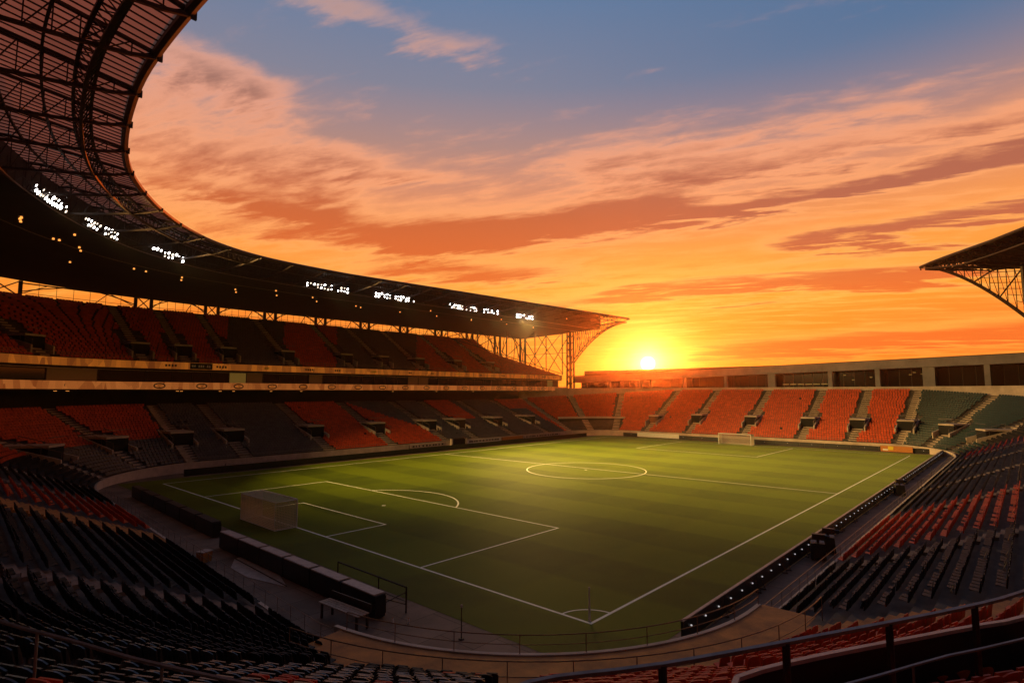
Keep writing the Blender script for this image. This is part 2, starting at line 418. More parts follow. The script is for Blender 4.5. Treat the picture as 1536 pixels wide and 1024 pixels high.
stands = {}
def stand(key, label, s0, s1, rows, wall=True):
    t = empty('grandstand', at(s0, 0)[:2]+(0,), 0, label, 'grandstand'); stands[key] = t
    loc = Vector(t.location)
    mb = terrace(s0, s1, rows)
    return t, mb
def fin(o, t):      # parts are modelled in world space: undo the empty's offset
    o.matrix_parent_inverse = Matrix.Translation(-Vector(t.location))
    return o
def stand_full(key, label, s0, s1, rows, extra=None):
    t, mb = stand(key, label, s0, s1, rows)
    if extra: extra(mb)
    fin(mb.build('terrace', t), t)
    for a, w in AISLE:
        if s0 <= a < s1:
            k0 = int(gang(a)/RP+.5); fin(aisle_steps(a, w, rows, k0, t), t)
    fin(front_wall(s0, s1, t), t)
    return t
T = stand_full('T', 'single-tier stand with black and red rows beside the right touchline', SEC['T'][0], SEC['T'][1], 30)
CC = stand_full('C', 'dark curved corner stand in the foreground between the two near stands', C0, C1, 36, gangfloor)
G = stand_full('G', 'low stand of dark and red rows behind the near goal at left', SEC['G'][0], SEC['G'][1], 30)
Lst = stand_full('L', 'two-tier stand with orange ribbon screens along the far left touchline', SEC['L0'][0], SEC['L'][1], NROW)
E_ = stand_full('E', 'red-seated end stand under a pale concrete beam beneath the sun', SEC['K'][0], SEC['Q'][1], NROW)
# portals of the lower bowl
for x in LA: 
    for o in [portal(s_of(x=x, sec='L'), 6.2, Lst, zlow)]: fin(o, Lst)
for f in (.42, .74): fin(portal(frac('L0', f), 6.2, Lst, zlow), Lst)
for y in EA[1:]: fin(portal(s_of(y=y, sec='E'), 5.4, E_, zlow, 1.5), E_)
for f in (.02, .33, .66): fin(portal(frac('Q', f), 5.4, E_, zlow, 1.5), E_)
fin(portal(s_of(y=60, sec='E'), 4.4, E_, zlow, 1.5), E_)


# ------------------------------------------------------------------ far-left stand: wall, boxes, ribbons, upper tier
UF, UB = 17.2, 37.4     # offsets of the upper tier's front and back
SL0, SL1 = SEC['L0'][0]-30, SEC['L'][1]
def strip_path(s0, s1, o, xend, step=2.0):
    """points following the loop at offset o from the left corner, then straight on past the end to x = xend"""
    pts = [at(s, o)[:4] for s in samples(s0, SL1-.01, step)]
    y = pts[-1][1]; x = pts[-1][0]
    if xend > x:
        n = int((xend-x)/step)+1
        for i in range(1, n+1): pts.append((x+(xend-x)*i/n, y, 0, 1))
    return pts
def band(mb, pts, z0, z1, m, th=.25):
    for a, b in zip(pts, pts[1:]):
        A, B = (a[0], a[1]), (b[0], b[1]); A2 = (a[0]+a[2]*th, a[1]+a[3]*th); B2 = (b[0]+b[2]*th, b[1]+b[3]*th)
        q = [A, B, B2, A2]
        mb.hexa([(x, y, z0) for x, y in q]+[(x, y, z1) for x, y in q], m)
def slab(mb, pa, pb_, z0, z1, m):
    for a, b, c, d in zip(pa, pa[1:], pb_[1:], pb_):
        q = [(a[0], a[1]), (b[0], b[1]), (c[0], c[1]), (d[0], d[1])]
        mb.hexa([(x, y, z0) for x, y in q]+[(x, y, z1) for x, y in q], m)
XEND = 121.5
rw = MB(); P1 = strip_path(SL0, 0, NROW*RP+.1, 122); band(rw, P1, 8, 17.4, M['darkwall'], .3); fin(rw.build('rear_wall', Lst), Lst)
fl = MB(); Pf = strip_path(SL0, 0, UF+.3, XEND); Pb = strip_path(SL0, 0, NROW*RP+.05, XEND)
slab(fl, Pf, Pb, 12.3, 12.6, M['darkwall']); fin(fl.build('floor_slab', Lst), Lst); fl = MB(); slab(fl, Pf, Pb, 15.8, 16.05, M['darkwall']); fin(fl.build('floor_slab', Lst), Lst)
# glazed boxes between the ribbons, some of them dimly lit
bxs = MB(); Pg = strip_path(SL0, 0, UF+1.6, XEND, 3.2)
for i, (a, b) in enumerate(zip(Pg, Pg[1:])):
    q = random.random(); m = M['warmdim'] if q < .13 else (M['greendim'] if q > .97 else M['glass'])
    bxs.quad((a[0], a[1], 12.6), (b[0], b[1], 12.6), (b[0], b[1], 15.8), (a[0], a[1], 15.8), m)
    bxs.obox(a[:2], (1, 0), (0, 1), .07, .12, 12.6, 15.8, M['steel'])
fin(bxs.build('box_window', Lst), Lst)
r1 = MB(); P = strip_path(SL0, 0, UF, XEND); band(r1, P, 16.1, 17.3, M['ribbon'], .25); band(r1, [(p[0]-p[2]*.12, p[1]-p[3]*.12, p[2], p[3]) for p in P], 15.62, 15.74, M['rail'], .2)
band(r1, [(p[0]-p[2]*.05, p[1]-p[3]*.05, p[2], p[3]) for p in P], 17.302, 17.42, M['steel'], .32)
# black panel with a row of white marks, set in the upper ribbon
px = -25.6+(76.8+UF+17.7)/math.tan(AZ+math.atan((768-302)/853)); py = 76.8+UF-.03
r1.box(px-1.9, px+1.9, py-.05, py, 16.15, 17.25, M['board'])
for i in range(9):
    if i in (2, 6): continue
    r1.box(px-1.6+i*.36, px-1.35+i*.36, py-.075, py-.051, 16.5, 16.9, M['white'])
for j in range(14):
    xx = -2+j*8.7+random.uniform(-1.5, 1.5)
    for i in range(random.choice((2, 3, 4))): r1.box(xx+i*.5, xx+.3+i*.5, py-.03, py+.001, 16.45+random.uniform(0, .1), 16.9, M['steel'] if j % 3 else M['yellow'])
fin(r1.build('ribbon_screen', Lst), Lst)
r2 = MB(); P = strip_path(SL0, 0, UF-.25, XEND+2); band(r2, P, 12.5, 13.75, M['ribbon2'], .5)
# ring emblems on the lower ribbon
def ring(mb, c, u, rx, rz, th, m, off):
    nn = 18
    for i in range(nn):
        P_ = []
        for k, sg in ((i, 0), (i+1, 0), (i+1, 1), (i, 1)):
            t = 2*PI*k/nn; a = (rx-sg*th)*math.cos(t); b = (rz-sg*th)*math.sin(t)
            P_.append((c[0]+u[0]*a+u[1]*off, c[1]+u[1]*a-u[0]*off, c[2]+b))
        mb.quad(*P_, m)
Pe = strip_path(SL0, 0, UF-.25, XEND, .5)
for i in range(2, len(Pe)-8, 13):
    a = Pe[i]; u = (a[3], -a[2]); c = (a[0], a[1], 13.12)
    ring(r2, c, u, .95, .5, .2, M['steel'], .03)
    off = .035
    r2.poly([(c[0]+u[0]*q[0]+u[1]*off, c[1]+u[1]*q[0]-u[0]*off, c[2]+q[1]) for q in ([(-.4, .1), (0, -.33), (.4, .1), (.2, .3), (0, .12), (-.2, .3)] if i % 2 else [(-.45, 0), (0, -.32), (.45, 0), (0, .32)])], M['ribbon'])
fin(r2.build('ribbon_screen', Lst), Lst)
# upper tier
UROW = 25; URP = (UB-UF-.4)/UROW; UZ = 17.0; URISE = 11.7/UROW
def uxe(k): return 121.5-34*(k/UROW)**1.0 if k > 0 else 121.5
ut = MB()
for k in range(UROW):
    Pa = strip_path(SL0, 0, UF+.4+k*URP, uxe(k)); Pb2 = strip_path(SL0, 0, UF+.4+(k+1)*URP, uxe(k)); z = UZ+k*URISE
    for a, b, c, d in zip(Pa, Pa[1:], Pb2[1:], Pb2):
        ut.quad((a[0], a[1], z), (b[0], b[1], z), (c[0], c[1], z), (d[0], d[1], z), M['concrete'])
        ut.quad((a[0], a[1], z-URISE), (b[0], b[1], z-URISE), (b[0], b[1], z), (a[0], a[1], z), M['concrete'])
    e1 = Pa[-1]; e2 = Pb2[-1]
    ut.quad((e1[0], e1[1], 16.3), (e2[0], e2[1], 16.3), (e2[0], e2[1], z), (e1[0], e1[1], z), M['lightconc'])
fin(ut.build('upper_terrace', Lst), Lst)
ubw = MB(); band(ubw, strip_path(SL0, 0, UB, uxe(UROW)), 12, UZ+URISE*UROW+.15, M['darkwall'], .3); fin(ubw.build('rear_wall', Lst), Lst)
UA = []     # upper aisles: x where straight, or loop length in the corner
def px2x(px, y): return CAM.x+(y-CAM.y)/math.tan(AZ+math.atan((768-px)/853))
for p in (350, 440, 530, 585, 640, 695, 745): UA.append(px2x(p-18, 100))
UAS = [s_of(x=min(99.5, x), sec='L') for x in UA if x < 99]
UAS += [s_of(x=px2x(262, 100), sec='L'), frac('L0', .97), frac('L0', .68), frac('L0', .35)]
def uzo(o, m=.57): return UZ+(o-UF-.4)/URP*URISE
for s in UAS:
    mb = MB()
    for k in range(UROW):
        A = at(s, UF+.4+k*URP); B = at(s, UF+.4+(k+1)*URP); u = (-A[3], A[2]); w = .7
        if A[0] > uxe(k)-1: continue
        q = [(A[0]-u[0]*w, A[1]-u[1]*w), (A[0]+u[0]*w, A[1]+u[1]*w), (B[0]+u[0]*w, B[1]+u[1]*w), (B[0]-u[0]*w, B[1]-u[1]*w)]
        z = UZ+k*URISE
        mb.hexa([(x, y, z-.4) for x, y in q]+[(x, y, z+.22) for x, y in q], M['stair'])
    fin(mb.build('stairway', Lst), Lst)
    A = at(s, 0)
    old = SLP
    e = portal(s, UF+3.2, Lst, lambda o, m: uzo(o), 1.5)
    fin(e, Lst)
urail = MB()
Pr = strip_path(SL0, 0, UF+.3, XEND, 2.0)
for a, b in zip(Pr, Pr[1:]):
    for z in (17.8, 18.15): urail.tube((a[0], a[1], z), (b[0], b[1], z), .03, M['rail'], 4)
    urail.tube((a[0], a[1], 17.4), (a[0], a[1], 18.15), .03, M['rail'], 4)
fin(urail.build('parapet_rail', Lst), Lst)

# ------------------------------------------------------------------ end stand: glazed concourse under a long beam
def yb(px): return CAM.y+(135.6-CAM.x)*math.tan(AZ-math.atan((px-768)/853))
bk = MB()
Pe2 = [at(s, NROW*RP)[:4] for s in samples(SEC['K'][0]+2, SEC['Q'][1]+16, 2)]
band(bk, Pe2, 7, 13.35, M['lightconc'], .3)
fin(bk.build('parapet', E_), E_)
XB = 135.5
def beamz(y):   # the beam rises slightly towards the right-hand end
    t = (85-y)/110; return 15.7+t*2.7, 17.8+t*2.6
bm = MB(); ys = [100-4*i for i in range(36)]
for a, b in zip(ys, ys[1:]):
    za0, za1 = beamz(a); zb0, zb1 = beamz(b)
    bm.hexa([(XB, b, zb0), (XB+9, b, zb0), (XB+9, a, za0), (XB, a, za0), (XB, b, zb1), (XB+9, b, zb1), (XB+9, a, za1), (XB, a, za1)], M['greyblue'])
    bm.hexa([(XB-.1, b+.03, zb1+.002), (XB+9, b+.03, zb1+.002), (XB+9, a, za1+.002), (XB-.1, a, za1+.002), (XB-.1, b+.03, zb1+.13), (XB+9, b+.03, zb1+.13), (XB+9, a, za1+.13), (XB-.1, a, za1+.13)], M['steel'])
fin(bm.build('beam', E_), E_)
rr = MB(); rr.box(XB+7, XB+7.3, -44, 100, 10, 19.5, M['darkwall']); fin(rr.build('rear_wall', E_), E_)
for pxs, w in ((912, .35), (960, .35), (1025, .35), (1087, .35), (1156, .95), (1244, .5), (1315, .5), (1392, 1.15), (1480, .5)):
    y = yb(pxs); z0, z1 = beamz(y); mb = MB(); mb.box(XB+.3, XB+1.3, y-w, y+w, 12, z0+.02 if False else z0-.001, M['greyblue']); fin(mb.build('pillar', E_), E_)
wn = MB(); y = -40.
while y < 98:
    z0, _ = beamz(y); q = random.random()
    m = M['glass']
    wn.quad((XB+4, y, 13), (XB+4, y+2.3, 13), (XB+4, y+2.3, z0), (XB+4, y, z0), m)
    wn.box(XB+3.9, XB+4.05, y+2.3, y+2.4, 13, z0-.002, M['steel']); y += 2.4
fin(wn.build('window', E_), E_)
lt = MB()
for a, b in ((1160, 1238),):
    y0, y1 = yb(b), yb(a); k = y0+.5
    while k < y1-.8: lt.box(XB+3.6, XB+3.75, k, k+1.5, 14.0, 14.28, M['greendim']); k += 1.9
fin(lt.build('lit_shelf', E_), E_)
for y in [yb(p) for p in (1262, 1275, 1302, 1362, 1368, 1380, 1385)]:
    z = random.uniform(14.6, 16.6); mb = MB(); mb.obox((XB+3.0, y), (1, 0), (0, 1), .1, .28, z, z+.22, M['greendim']); fin(mb.build('lamp', E_), E_)

# ------------------------------------------------------------------ roof over the long side and the near goal
INNER = [(-13, -2), (-15, 7), (-15.5, 14.8), (-15.4, 23.5), (-14.7, 30), (-13.5, 36.7), (-11.9, 42.9), (-9.6, 48.6), (-5.6, 55.7), (-.6, 62.2), (5.8, 67.7), (14.5, 71.3), (27, 72.6), (41, 72.7), (58, 72.6), (80, 72.6), (105, 72.5), (127, 72.5)]
def catmull(P, step=3.0):
    out = []
    for i in range(len(P)-1):
        p0 = P[max(0, i-1)]; p1 = P[i]; p2 = P[i+1]; p3 = P[min(len(P)-1, i+2)]
        n = max(2, int(math.dist(p1, p2)/step))
        for j in range(n):
            t = j/n; out.append(tuple(.5*((2*p1[k])+(-p0[k]+p2[k])*t+(2*p0[k]-5*p1[k]+4*p2[k]-p3[k])*t*t+(-p0[k]+3*p1[k]-3*p2[k]+p3[k])*t**3) for k in range(2)))
    out.append(tuple(P[-1])); return out
RPTS = catmull(INNER, .6)
rc = [0]
for a, b in zip(RPTS, RPTS[1:]): rc.append(rc[-1]+math.dist(a, b))
RT = rc[-1]
def rz(x, y): return 33.4+max(0, min(1, (x-30)/95))*1.3
def rat(s, o):
    s = max(0, min(RT-1e-6, s)); lo, hi = 0, len(rc)-1
    while hi-lo > 1:
        md = (lo+hi)//2
        if rc[md] <= s: lo = md
        else: hi = md
    f = (s-rc[lo])/(rc[lo+1]-rc[lo]); a = RPTS[lo]; b = RPTS[lo+1]
    x = a[0]+(b[0]-a[0])*f; y = a[1]+(b[1]-a[1])*f
    i0 = max(0, lo-3); i1 = min(len(RPTS)-1, lo+4); dx = RPTS[i1][0]-RPTS[i0][0]; dy = RPTS[i1][1]-RPTS[i0][1]; l = math.hypot(dx, dy)
    nx, ny = -dy/l, dx/l
    z = rz(x, y); return x+nx*o, y+ny*o, nx, ny, z
def skin(o, z): return z+1.7*min(1, o/9.)-max(0, o-12)*.07
RO = 44.; SH = 10.2
roof = empty('stadium_roof', (60, 95, 0), 0, 'dark sweeping roof with translucent rim over the left and far stands', 'roof')
def radd(mb, name): return fin(mb.build(name, roof), roof)
rs = [RT*i/130 for i in range(131)]
sk = MB()
for a, b in zip(rs, rs[1:]):
    for o0, o1 in ((0, 2.5), (2.5, 5), (5, 7.5), (7.5, SH)):
        A = rat(a, o0); B = rat(b, o0); A1 = rat(a, o1); B1 = rat(b, o1)
        sk.quad((A[0], A[1], skin(o0, A[4])), (A1[0], A1[1], skin(o1, A[4])), (B1[0], B1[1], skin(o1, B[4])), (B[0], B[1], skin(o0, B[4])), M['sheet'])
radd(sk, 'roof_sheet')
cl = MB()
for a, b in zip(rs, rs[1:]):
    prev = None
    for o in (SH, 16, 24, 34, RO):
        A = rat(a, o); B = rat(b, o); zt = skin(o, A[4]); zt2 = skin(o, B[4])
        zb_ = 32.1-(o-SH)*.034; cur = (A, B, zt, zt2, zb_)
        if prev:
            pA, pB, pt, pt2, pz = prev
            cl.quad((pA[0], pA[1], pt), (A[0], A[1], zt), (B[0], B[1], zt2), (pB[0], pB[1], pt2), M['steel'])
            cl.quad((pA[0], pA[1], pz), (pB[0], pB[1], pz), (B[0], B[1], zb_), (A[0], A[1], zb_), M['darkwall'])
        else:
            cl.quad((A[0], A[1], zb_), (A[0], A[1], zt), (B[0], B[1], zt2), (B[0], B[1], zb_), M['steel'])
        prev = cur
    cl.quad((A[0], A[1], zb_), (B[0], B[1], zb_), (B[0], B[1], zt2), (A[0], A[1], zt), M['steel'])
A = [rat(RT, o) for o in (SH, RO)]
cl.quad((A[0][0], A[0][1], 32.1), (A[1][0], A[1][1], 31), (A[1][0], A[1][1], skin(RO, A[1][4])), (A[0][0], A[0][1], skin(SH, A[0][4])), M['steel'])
radd(cl, 'ceiling')
# radial girders every 6 m
ng = int(RT/6.0); gs = [RT*i/ng for i in range(ng+1)]
for g_ in gs:
    mb = MB(); top = []; bot = []
    for j in range(9):
        o = SH*j/8; A = rat(g_, o); zt = skin(o, A[4])-.18; zb_ = A[4]-.5-1.35*min(1, o/3.2) if o < 3.2 else A[4]-1.6+.15*math.sin(o)
        zb_ = A[4]-.45-1.1*(o/SH)**.6
        top.append((A[0], A[1], zt)); bot.append((A[0], A[1], zb_))
    mb.path(top, .15, M['steel'], 4); mb.path(bot, .15, M['steel'], 4)
    for j in range(8):
        mb.tube(top[j], bot[j+1], .05, M['steel'], 4); mb.tube(top[j+1], bot[j+1], .05, M['steel'], 4)
    A = rat(g_, -.25); mb.obox(A[:2], (A[2], A[3]), (-A[3], A[2]), .14, .08, A[4]-.6, A[4]-.1, M['steel'])
    radd(mb, 'girder')
# rim beam, curved ring truss and round purlins
rm = MB()
p = [(rat(s, 0)[0], rat(s, 0)[1], rat(s, 0)[4]-.22) for s in rs]; rm.path(p, .3, M['steel'], 6)
radd(rm, 'rim_beam')
def ringtruss(o, w, dz, r):
    mb = MB(); ssx = [RT*i/220 for i in range(221)]
    def q(s, oo, z): A = rat(s, oo); return (A[0], A[1], skin(oo, A[4])-z)
    a = [q(s, o, .35) for s in ssx]; b = [q(s, o+w, .35) for s in ssx]; c = [q(s, o+w/2, dz) for s in ssx]
    for P_ in (a, b, c): mb.path(P_, r, M['steel'], 4)
    for i in range(0, 220):
        A_, B_, C_ = (a, b, c)
        mb.tube(a[i], c[i+1], .05, M['steel'], 4); mb.tube(b[i+1], c[i], .05, M['steel'], 4)
        if i % 2 == 0: mb.tube(a[i], b[i], .05, M['steel'], 4); mb.tube(a[i], b[i+1], .04, M['steel'], 4)
    return mb
radd(ringtruss(2.3, 1.1, 1.5, .16), 'ring_truss')
for o, r in ((5.2, .12), (7.9, .12)):
    mb = MB(); mb.path([(rat(s, o)[0], rat(s, o)[1], skin(o, rat(s, o)[4])-.5) for s in rs], r, M['steel'], 4)
    mb.path([(rat(s, o+.1)[0], rat(s, o+.1)[1], skin(o, rat(s, o)[4])-1.7) for s in rs], r*.7, M['steel'], 4) if r < 0 else None; radd(mb, 'purlin')
sl = MB(); nsl = int(RT/.72)
for i in range(nsl):
    s = RT*(i+.5)/nsl; pts = [(rat(s, o)[0], rat(s, o)[1], skin(o, rat(s, o)[4])-.08) for o in (0, 2.5, 5, 7.5, SH)]
    sl.path(pts, .055, M['steel'], 4)
radd(sl, 'rafters')
# catwalk ring that carries the floodlights
cw = MB(); cp = [rat(s, 9.4) for s in rs]
for z, r in ((31.6, .07), (32.7, .05)): cw.path([(a[0], a[1], z) for a in cp], r, M['rail'] if z < 32 else M['steel'], 4)
for i in range(len(cp)-1): 
    a, b = cp[i], cp[i+1]; cw.tube((a[0], a[1], 31.6), (b[0], b[1], 32.7), .035, M['steel'], 4); cw.tube((a[0], a[1], 31.6), (a[0], a[1], 33.4), .035, M['steel'], 4)
radd(cw, 'catwalk')
cw = MB(); cp = [rat(s, 17) for s in rs]; cw.path([(a[0], a[1], 31.55) for a in cp], .06, M['rail'], 4); radd(cw, 'ceiling_rail')
# rear columns in pairs with arches and cross bracing between upper tier and ceiling
OC = UB+.5
def colpos(s): A = at(s, OC); return A[0], A[1]
def zc(x, y): return 31.05
cs = []; s = SEC['L0'][0]-6
while s < SL1-2: cs.append(s); s += 13.0 if s > SEC['L0'][1] else 7.5
cxy = [(colpos(s), colpos(s+2.6 if s > SEC['L0'][1] else s+1.3)) for s in cs]
xx = cxy[-1][0][0]+13
while xx < 128: cxy.append(((xx, 76.8+OC), (xx+2.6, 76.8+OC))); xx += 13
def tierz(x):
    if x < 88: return 28.6
    return max(17.3, 28.6-(x-88)*.33)
for i, (a, b) in enumerate(cxy):
    mb = MB(); zt = 31.4
    for p_ in (a, b): mb.box(p_[0]-.28, p_[0]+.28, p_[1]-.25, p_[1]+.25, 11 if p_[0] < 100 else 14, zt, M['steel'])
    zb_ = tierz(a[0])
    for h in ((zb_, zt),):
        mb.tube((*a, h[0]), (*b, h[1]), .12, M['steel'], 4); mb.tube((*b, h[0]), (*a, h[1]), .12, M['steel'], 4)
    radd(mb, 'column')
    if i < len(cxy)-1:
        c = cxy[i+1][0]; mb = MB(); n = 12; d = (c[0]-b[0], c[1]-b[1]); zb_ = tierz((b[0]+c[0])/2)
        H = zt-.15-zb_
        pt = lambda t, z: (b[0]+d[0]*t, b[1]+d[1]*t, z)
        mb.path([pt(t/n, zb_+H*(.35+.65*math.sin(PI*t/n))) for t in range(n+1)], .12, M['steel'], 4)
        mb.tube(pt(0, zt-.35), pt(1, zt-.35), .14, M['steel'], 4)
        for j in range(1, 7): mb.tube(pt(j/7, zb_), pt(j/7, zt), .045, M['steel'], 4)
        mb.tube(pt(0, zb_+.75), pt(1, zb_+.75), .05, M['steel'], 4); 
        mb.tube(pt(0, zb_+H*.2), pt(.22, zt-.3), .09, M['steel'], 4); mb.tube(pt(1, zb_+H*.2), pt(.74, zt-.3), .09, M['steel'], 4)
        mb.tube(pt(.74, zt-.3), pt(.6, zb_), .09, M['steel'], 4)
        radd(mb, 'arch_brace')
# end frame: mast at the corner with the curved bracket carrying the roof's tip
mb = MB(); mx, my = 126, 94
for dx_, dy_ in ((-.7, -.7), (.7, -.7), (.7, .7), (-.7, .7)): mb.tube((mx+dx_*1.2, my+dy_*1.2, 12), (mx+dx_, my+dy_, 31.8), .3, M['steel'], 6)
for k in range(8):
    z = 14+k*2.2
    mb.tube((mx-.8, my-.8, z), (mx+.8, my-.8, z+2.2), .12, M['steel'], 4); mb.tube((mx+.8, my+.8, z), (mx-.8, my+.8, z+2.2), .12, M['steel'], 4); mb.tube((mx-.8, my+.8, z), (mx-.8, my-.8, z+2.2), .12, M['steel'], 4)
radd(mb, 'mast')
mb = MB(); lo = []; hi = []
for k in range(13):
    t = k/12; y = my-.9-(my-.9-73)*t; zl = 21.5+11.9*(1-(1-t)**1.9); lo.append((126, y, zl)); hi.append((126, y, 32.3+1.6*t if t < 1 else zl))
for off in (-.6, .6):
    L_ = [(p_[0]+off, p_[1], p_[2]) for p_ in lo]; mb.path(L_, .22, M['steel'], 5)
    Hh = [(p_[0]+off, p_[1], p_[2]) for p_ in hi]; mb.path(Hh, .15, M['steel'], 4)
    for k in range(0, 11): mb.tube(L_[k], Hh[k], .1, M['steel'], 4); mb.tube(L_[k], Hh[k+1], .09, M['steel'], 4)
    for k in range(1, 8, 2): mb.tube(Hh[k], L_[k+1], .08, M['steel'], 4)
radd(mb, 'bracket')
mb = MB(); ye = [94+3.4*k for k in range(7)]
zb_e = lambda y: 19+(y-94)*.0
for k in (0, 3):
    a, b = ye[k], ye[k+3]
    mb.tube((126, a, 17.5), (126, a, 31.7), .2 if k % 2 else .28, M['steel'], 5)
    mb.tube((126, a, 18), (126, b, 31.5), .14, M['steel'], 4); mb.tube((126, b, 18), (126, a, 31.5), .14, M['steel'], 4); mb.tube((126, a, 25), (126, b, 25), .1, M['steel'], 4)
radd(mb, 'end_truss')
# diagonal frame along the stepped end of the upper tier
mb = MB()
for k in range(5):
    t = k/4; x = 90+33*t; y = 114-19.*t; zb_ = 28.6-11*t; t2 = min(1, (k+1)/4); x2 = 90+33*t2; y2 = 114-19.*t2; zb2 = 28.6-11*t2
    mb.tube((x, y, zb_), (x, y, 31.8), .2, M['steel'], 5); mb.tube((x, y, zb_+.4), (x2, y2, 31.6), .12, M['steel'], 4); mb.tube((x2, y2, zb2+.4), (x, y, 31.6), .12, M['steel'], 4)
    mb.tube((x, y, zb_+.3), (x2, y2, zb2+.3), .14, M['steel'], 4)
radd(mb, 'side_truss')

# ------------------------------------------------------------------ roof over the near touchline: only its tip reaches into view
r2e = empty('stadium_roof', (100, -17.6, 0), 0, 'steel-framed roof tip on a mast at the right edge of the photo', 'roof')
def r2add(mb, name): return fin(mb.build(name, r2e), r2e)
RE = [(99.0, -4.3), (96.5, -6.0), (93.5, -8.4), (90, -11.4), (86, -14.8), (81, -18.3), (70, -23.5), (55, -27), (30, -28)]
zr = lambda q: 34.6
def sag(k, w): # skin rises outwards from the rim
    return 34.6+w*.13
top = MB(); bot = MB(); outer = [(101.5+i*.0, -4.3-6*i) for i in range(9)]
# end edge: from the tip outwards
def endp(t): return (99.5+4*t, -4.3-40*t)
def rimp(t):
    f = t*(len(RE)-1); i = min(len(RE)-2, int(f)); g_ = f-i; return (RE[i][0]*(1-g_)+RE[i+1][0]*g_, RE[i][1]*(1-g_)+RE[i+1][1]*g_)
nT = 16
for i in range(nT):
    for j in range(6):
        def pnt(a, b):
            e = endp(a/nT); r_ = rimp(a/nT); t = b/6; x = r_[0]*(1-t)+e[0]*t; y = r_[1]*(1-t)+e[1]*t
            return x, y
        q = [pnt(i, j), pnt(i, j+1), pnt(i+1, j+1), pnt(i+1, j)]
        hz = lambda b, a: 34.5+.9*math.sin(PI*min(1, b/6))*min(1, a/3)+.05*a
        zz = [hz(j, i), hz(j+1, i), hz(j+1, i+1), hz(j, i+1)]
        top.quad(*[(x, y, z) for (x, y), z in zip(q, zz)], M['steel'])
        if i > 3: bot.quad(*[(x, y, z-1.9-.03*i) for (x, y), z in zip(q, zz)], M['darkwall'])
r2add(top, 'roof_deck'); r2add(bot, 'ceiling')
for i in range(0, nT+1):
    mb = MB(); r_ = rimp(i/nT); e = endp(i/nT); hz0 = 34.35+.05*i; dpt = min(1.9, .25+i*.42); P0 = []; P1_ = []
    for b in range(9):
        t = b/8; x = r_[0]*(1-t)+e[0]*t; y = r_[1]*(1-t)+e[1]*t; P0.append((x, y, hz0+.1)); P1_.append((x, y, hz0-dpt))
    mb.path(P0, .12, M['steel'], 4); mb.path(P1_, .14, M['steel'], 4)
    for b in range(8): mb.tube(P0[b], P1_[b+1], .07, M['steel'], 4); mb.tube(P1_[b], P0[b+1], .06, M['steel'], 4)
    r2add(mb, 'girder')
mb = MB(); mb.path([(*rimp(i/40), 34.5+.02*i) for i in range(41)], .26, M['steel'], 6); mb.path([(*rimp(i/40), 34.3-min(1.9, i*.14)+.02*i) for i in range(41)], .12, M['steel'], 4)
r2add(mb, 'rim_beam')
mb = MB(); mast = (100.0, -18.7)
for a, b in ((-.6, -.6), (.6, -.6), (.6, .6), (-.6, .6)): mb.tube((mast[0]+a, mast[1]+b, 8), (mast[0]+a*1.3, mast[1]+b*1.3, 33.5), .33, M['steel'], 6)
r2add(mb, 'mast')
mb = MB(); lo = []; hi = []
for k in range(13):
    t = k/12; y = mast[1]+.7+(13.0)*t; zl = 24.2+10.1*(1-(1-t)**1.55); lo.append((mast[0]-1*t, y, zl)); hi.append((mast[0]-1*t, y, max(zl, 32.6+1.7*t)))
for off in (-.7, .7):
    L_ = [(p_[0]+off*(1-k/12), p_[1], p_[2]) for k, p_ in enumerate(lo)]; Hh = [(p_[0]+off*(1-k/12), p_[1], p_[2]) for k, p_ in enumerate(hi)]
    mb.path(L_, .24, M['steel'], 6); mb.path(Hh, .16, M['steel'], 4)
    for k in range(0, 11): mb.tube(L_[k], Hh[k], .08, M['steel'], 4); mb.tube(L_[k], Hh[k+1], .07, M['steel'], 4)
    for k in (0, 3, 6): mb.tube(Hh[k], L_[k+3], .08, M['steel'], 4)
for k in range(1, 10): mb.tube((lo[k][0], lo[k][1], lo[k][2]+1.6 if lo[k][2]+1.6 < hi[k][2] else hi[k][2]), (lo[0][0], lo[0][1], lo[k][2]+1.2), .06, M['steel'], 4)
r2add(mb, 'bracket')

# ------------------------------------------------------------------ floodlights and lamps under the roof
def near_s(x, y, o):
    best = None
    for i in range(0, 900):
        s = RT*i/900; a = rat(s, o); d = (a[0]-x)**2+(a[1]-y)**2
        if best is None or d < best[0]: best = (d, s)
    return best[1]
banks = [((-17.3, 53.5), (-13.6, 60.1), 'longest floodlight bank, nearest the left edge of the photo'), ((-11.5, 63.2), (-6.8, 68.7), 'second floodlight bank from the left edge of the photo'),
         ((-.8, 73.5), (3.9, 76.2), 'third floodlight bank, where the roof curve straightens'), ((25.7, 81.9), (35, 82.2), 'fourth floodlight bank from the left, above grey upper seats'),
         ((41, 81.4), (51.5, 82.6), 'fifth floodlight bank from the left edge of the photo'), ((61.9, 81.3), (70.5, 81.3), 'sixth floodlight bank, third from the roof tip'),
         ((72.5, 79.5), (78.7, 79.5), 'short seventh floodlight bank, next to last before the roof tip'), ((84.7, 78.5), (92.4, 78), 'last floodlight bank, nearest the roof tip')]
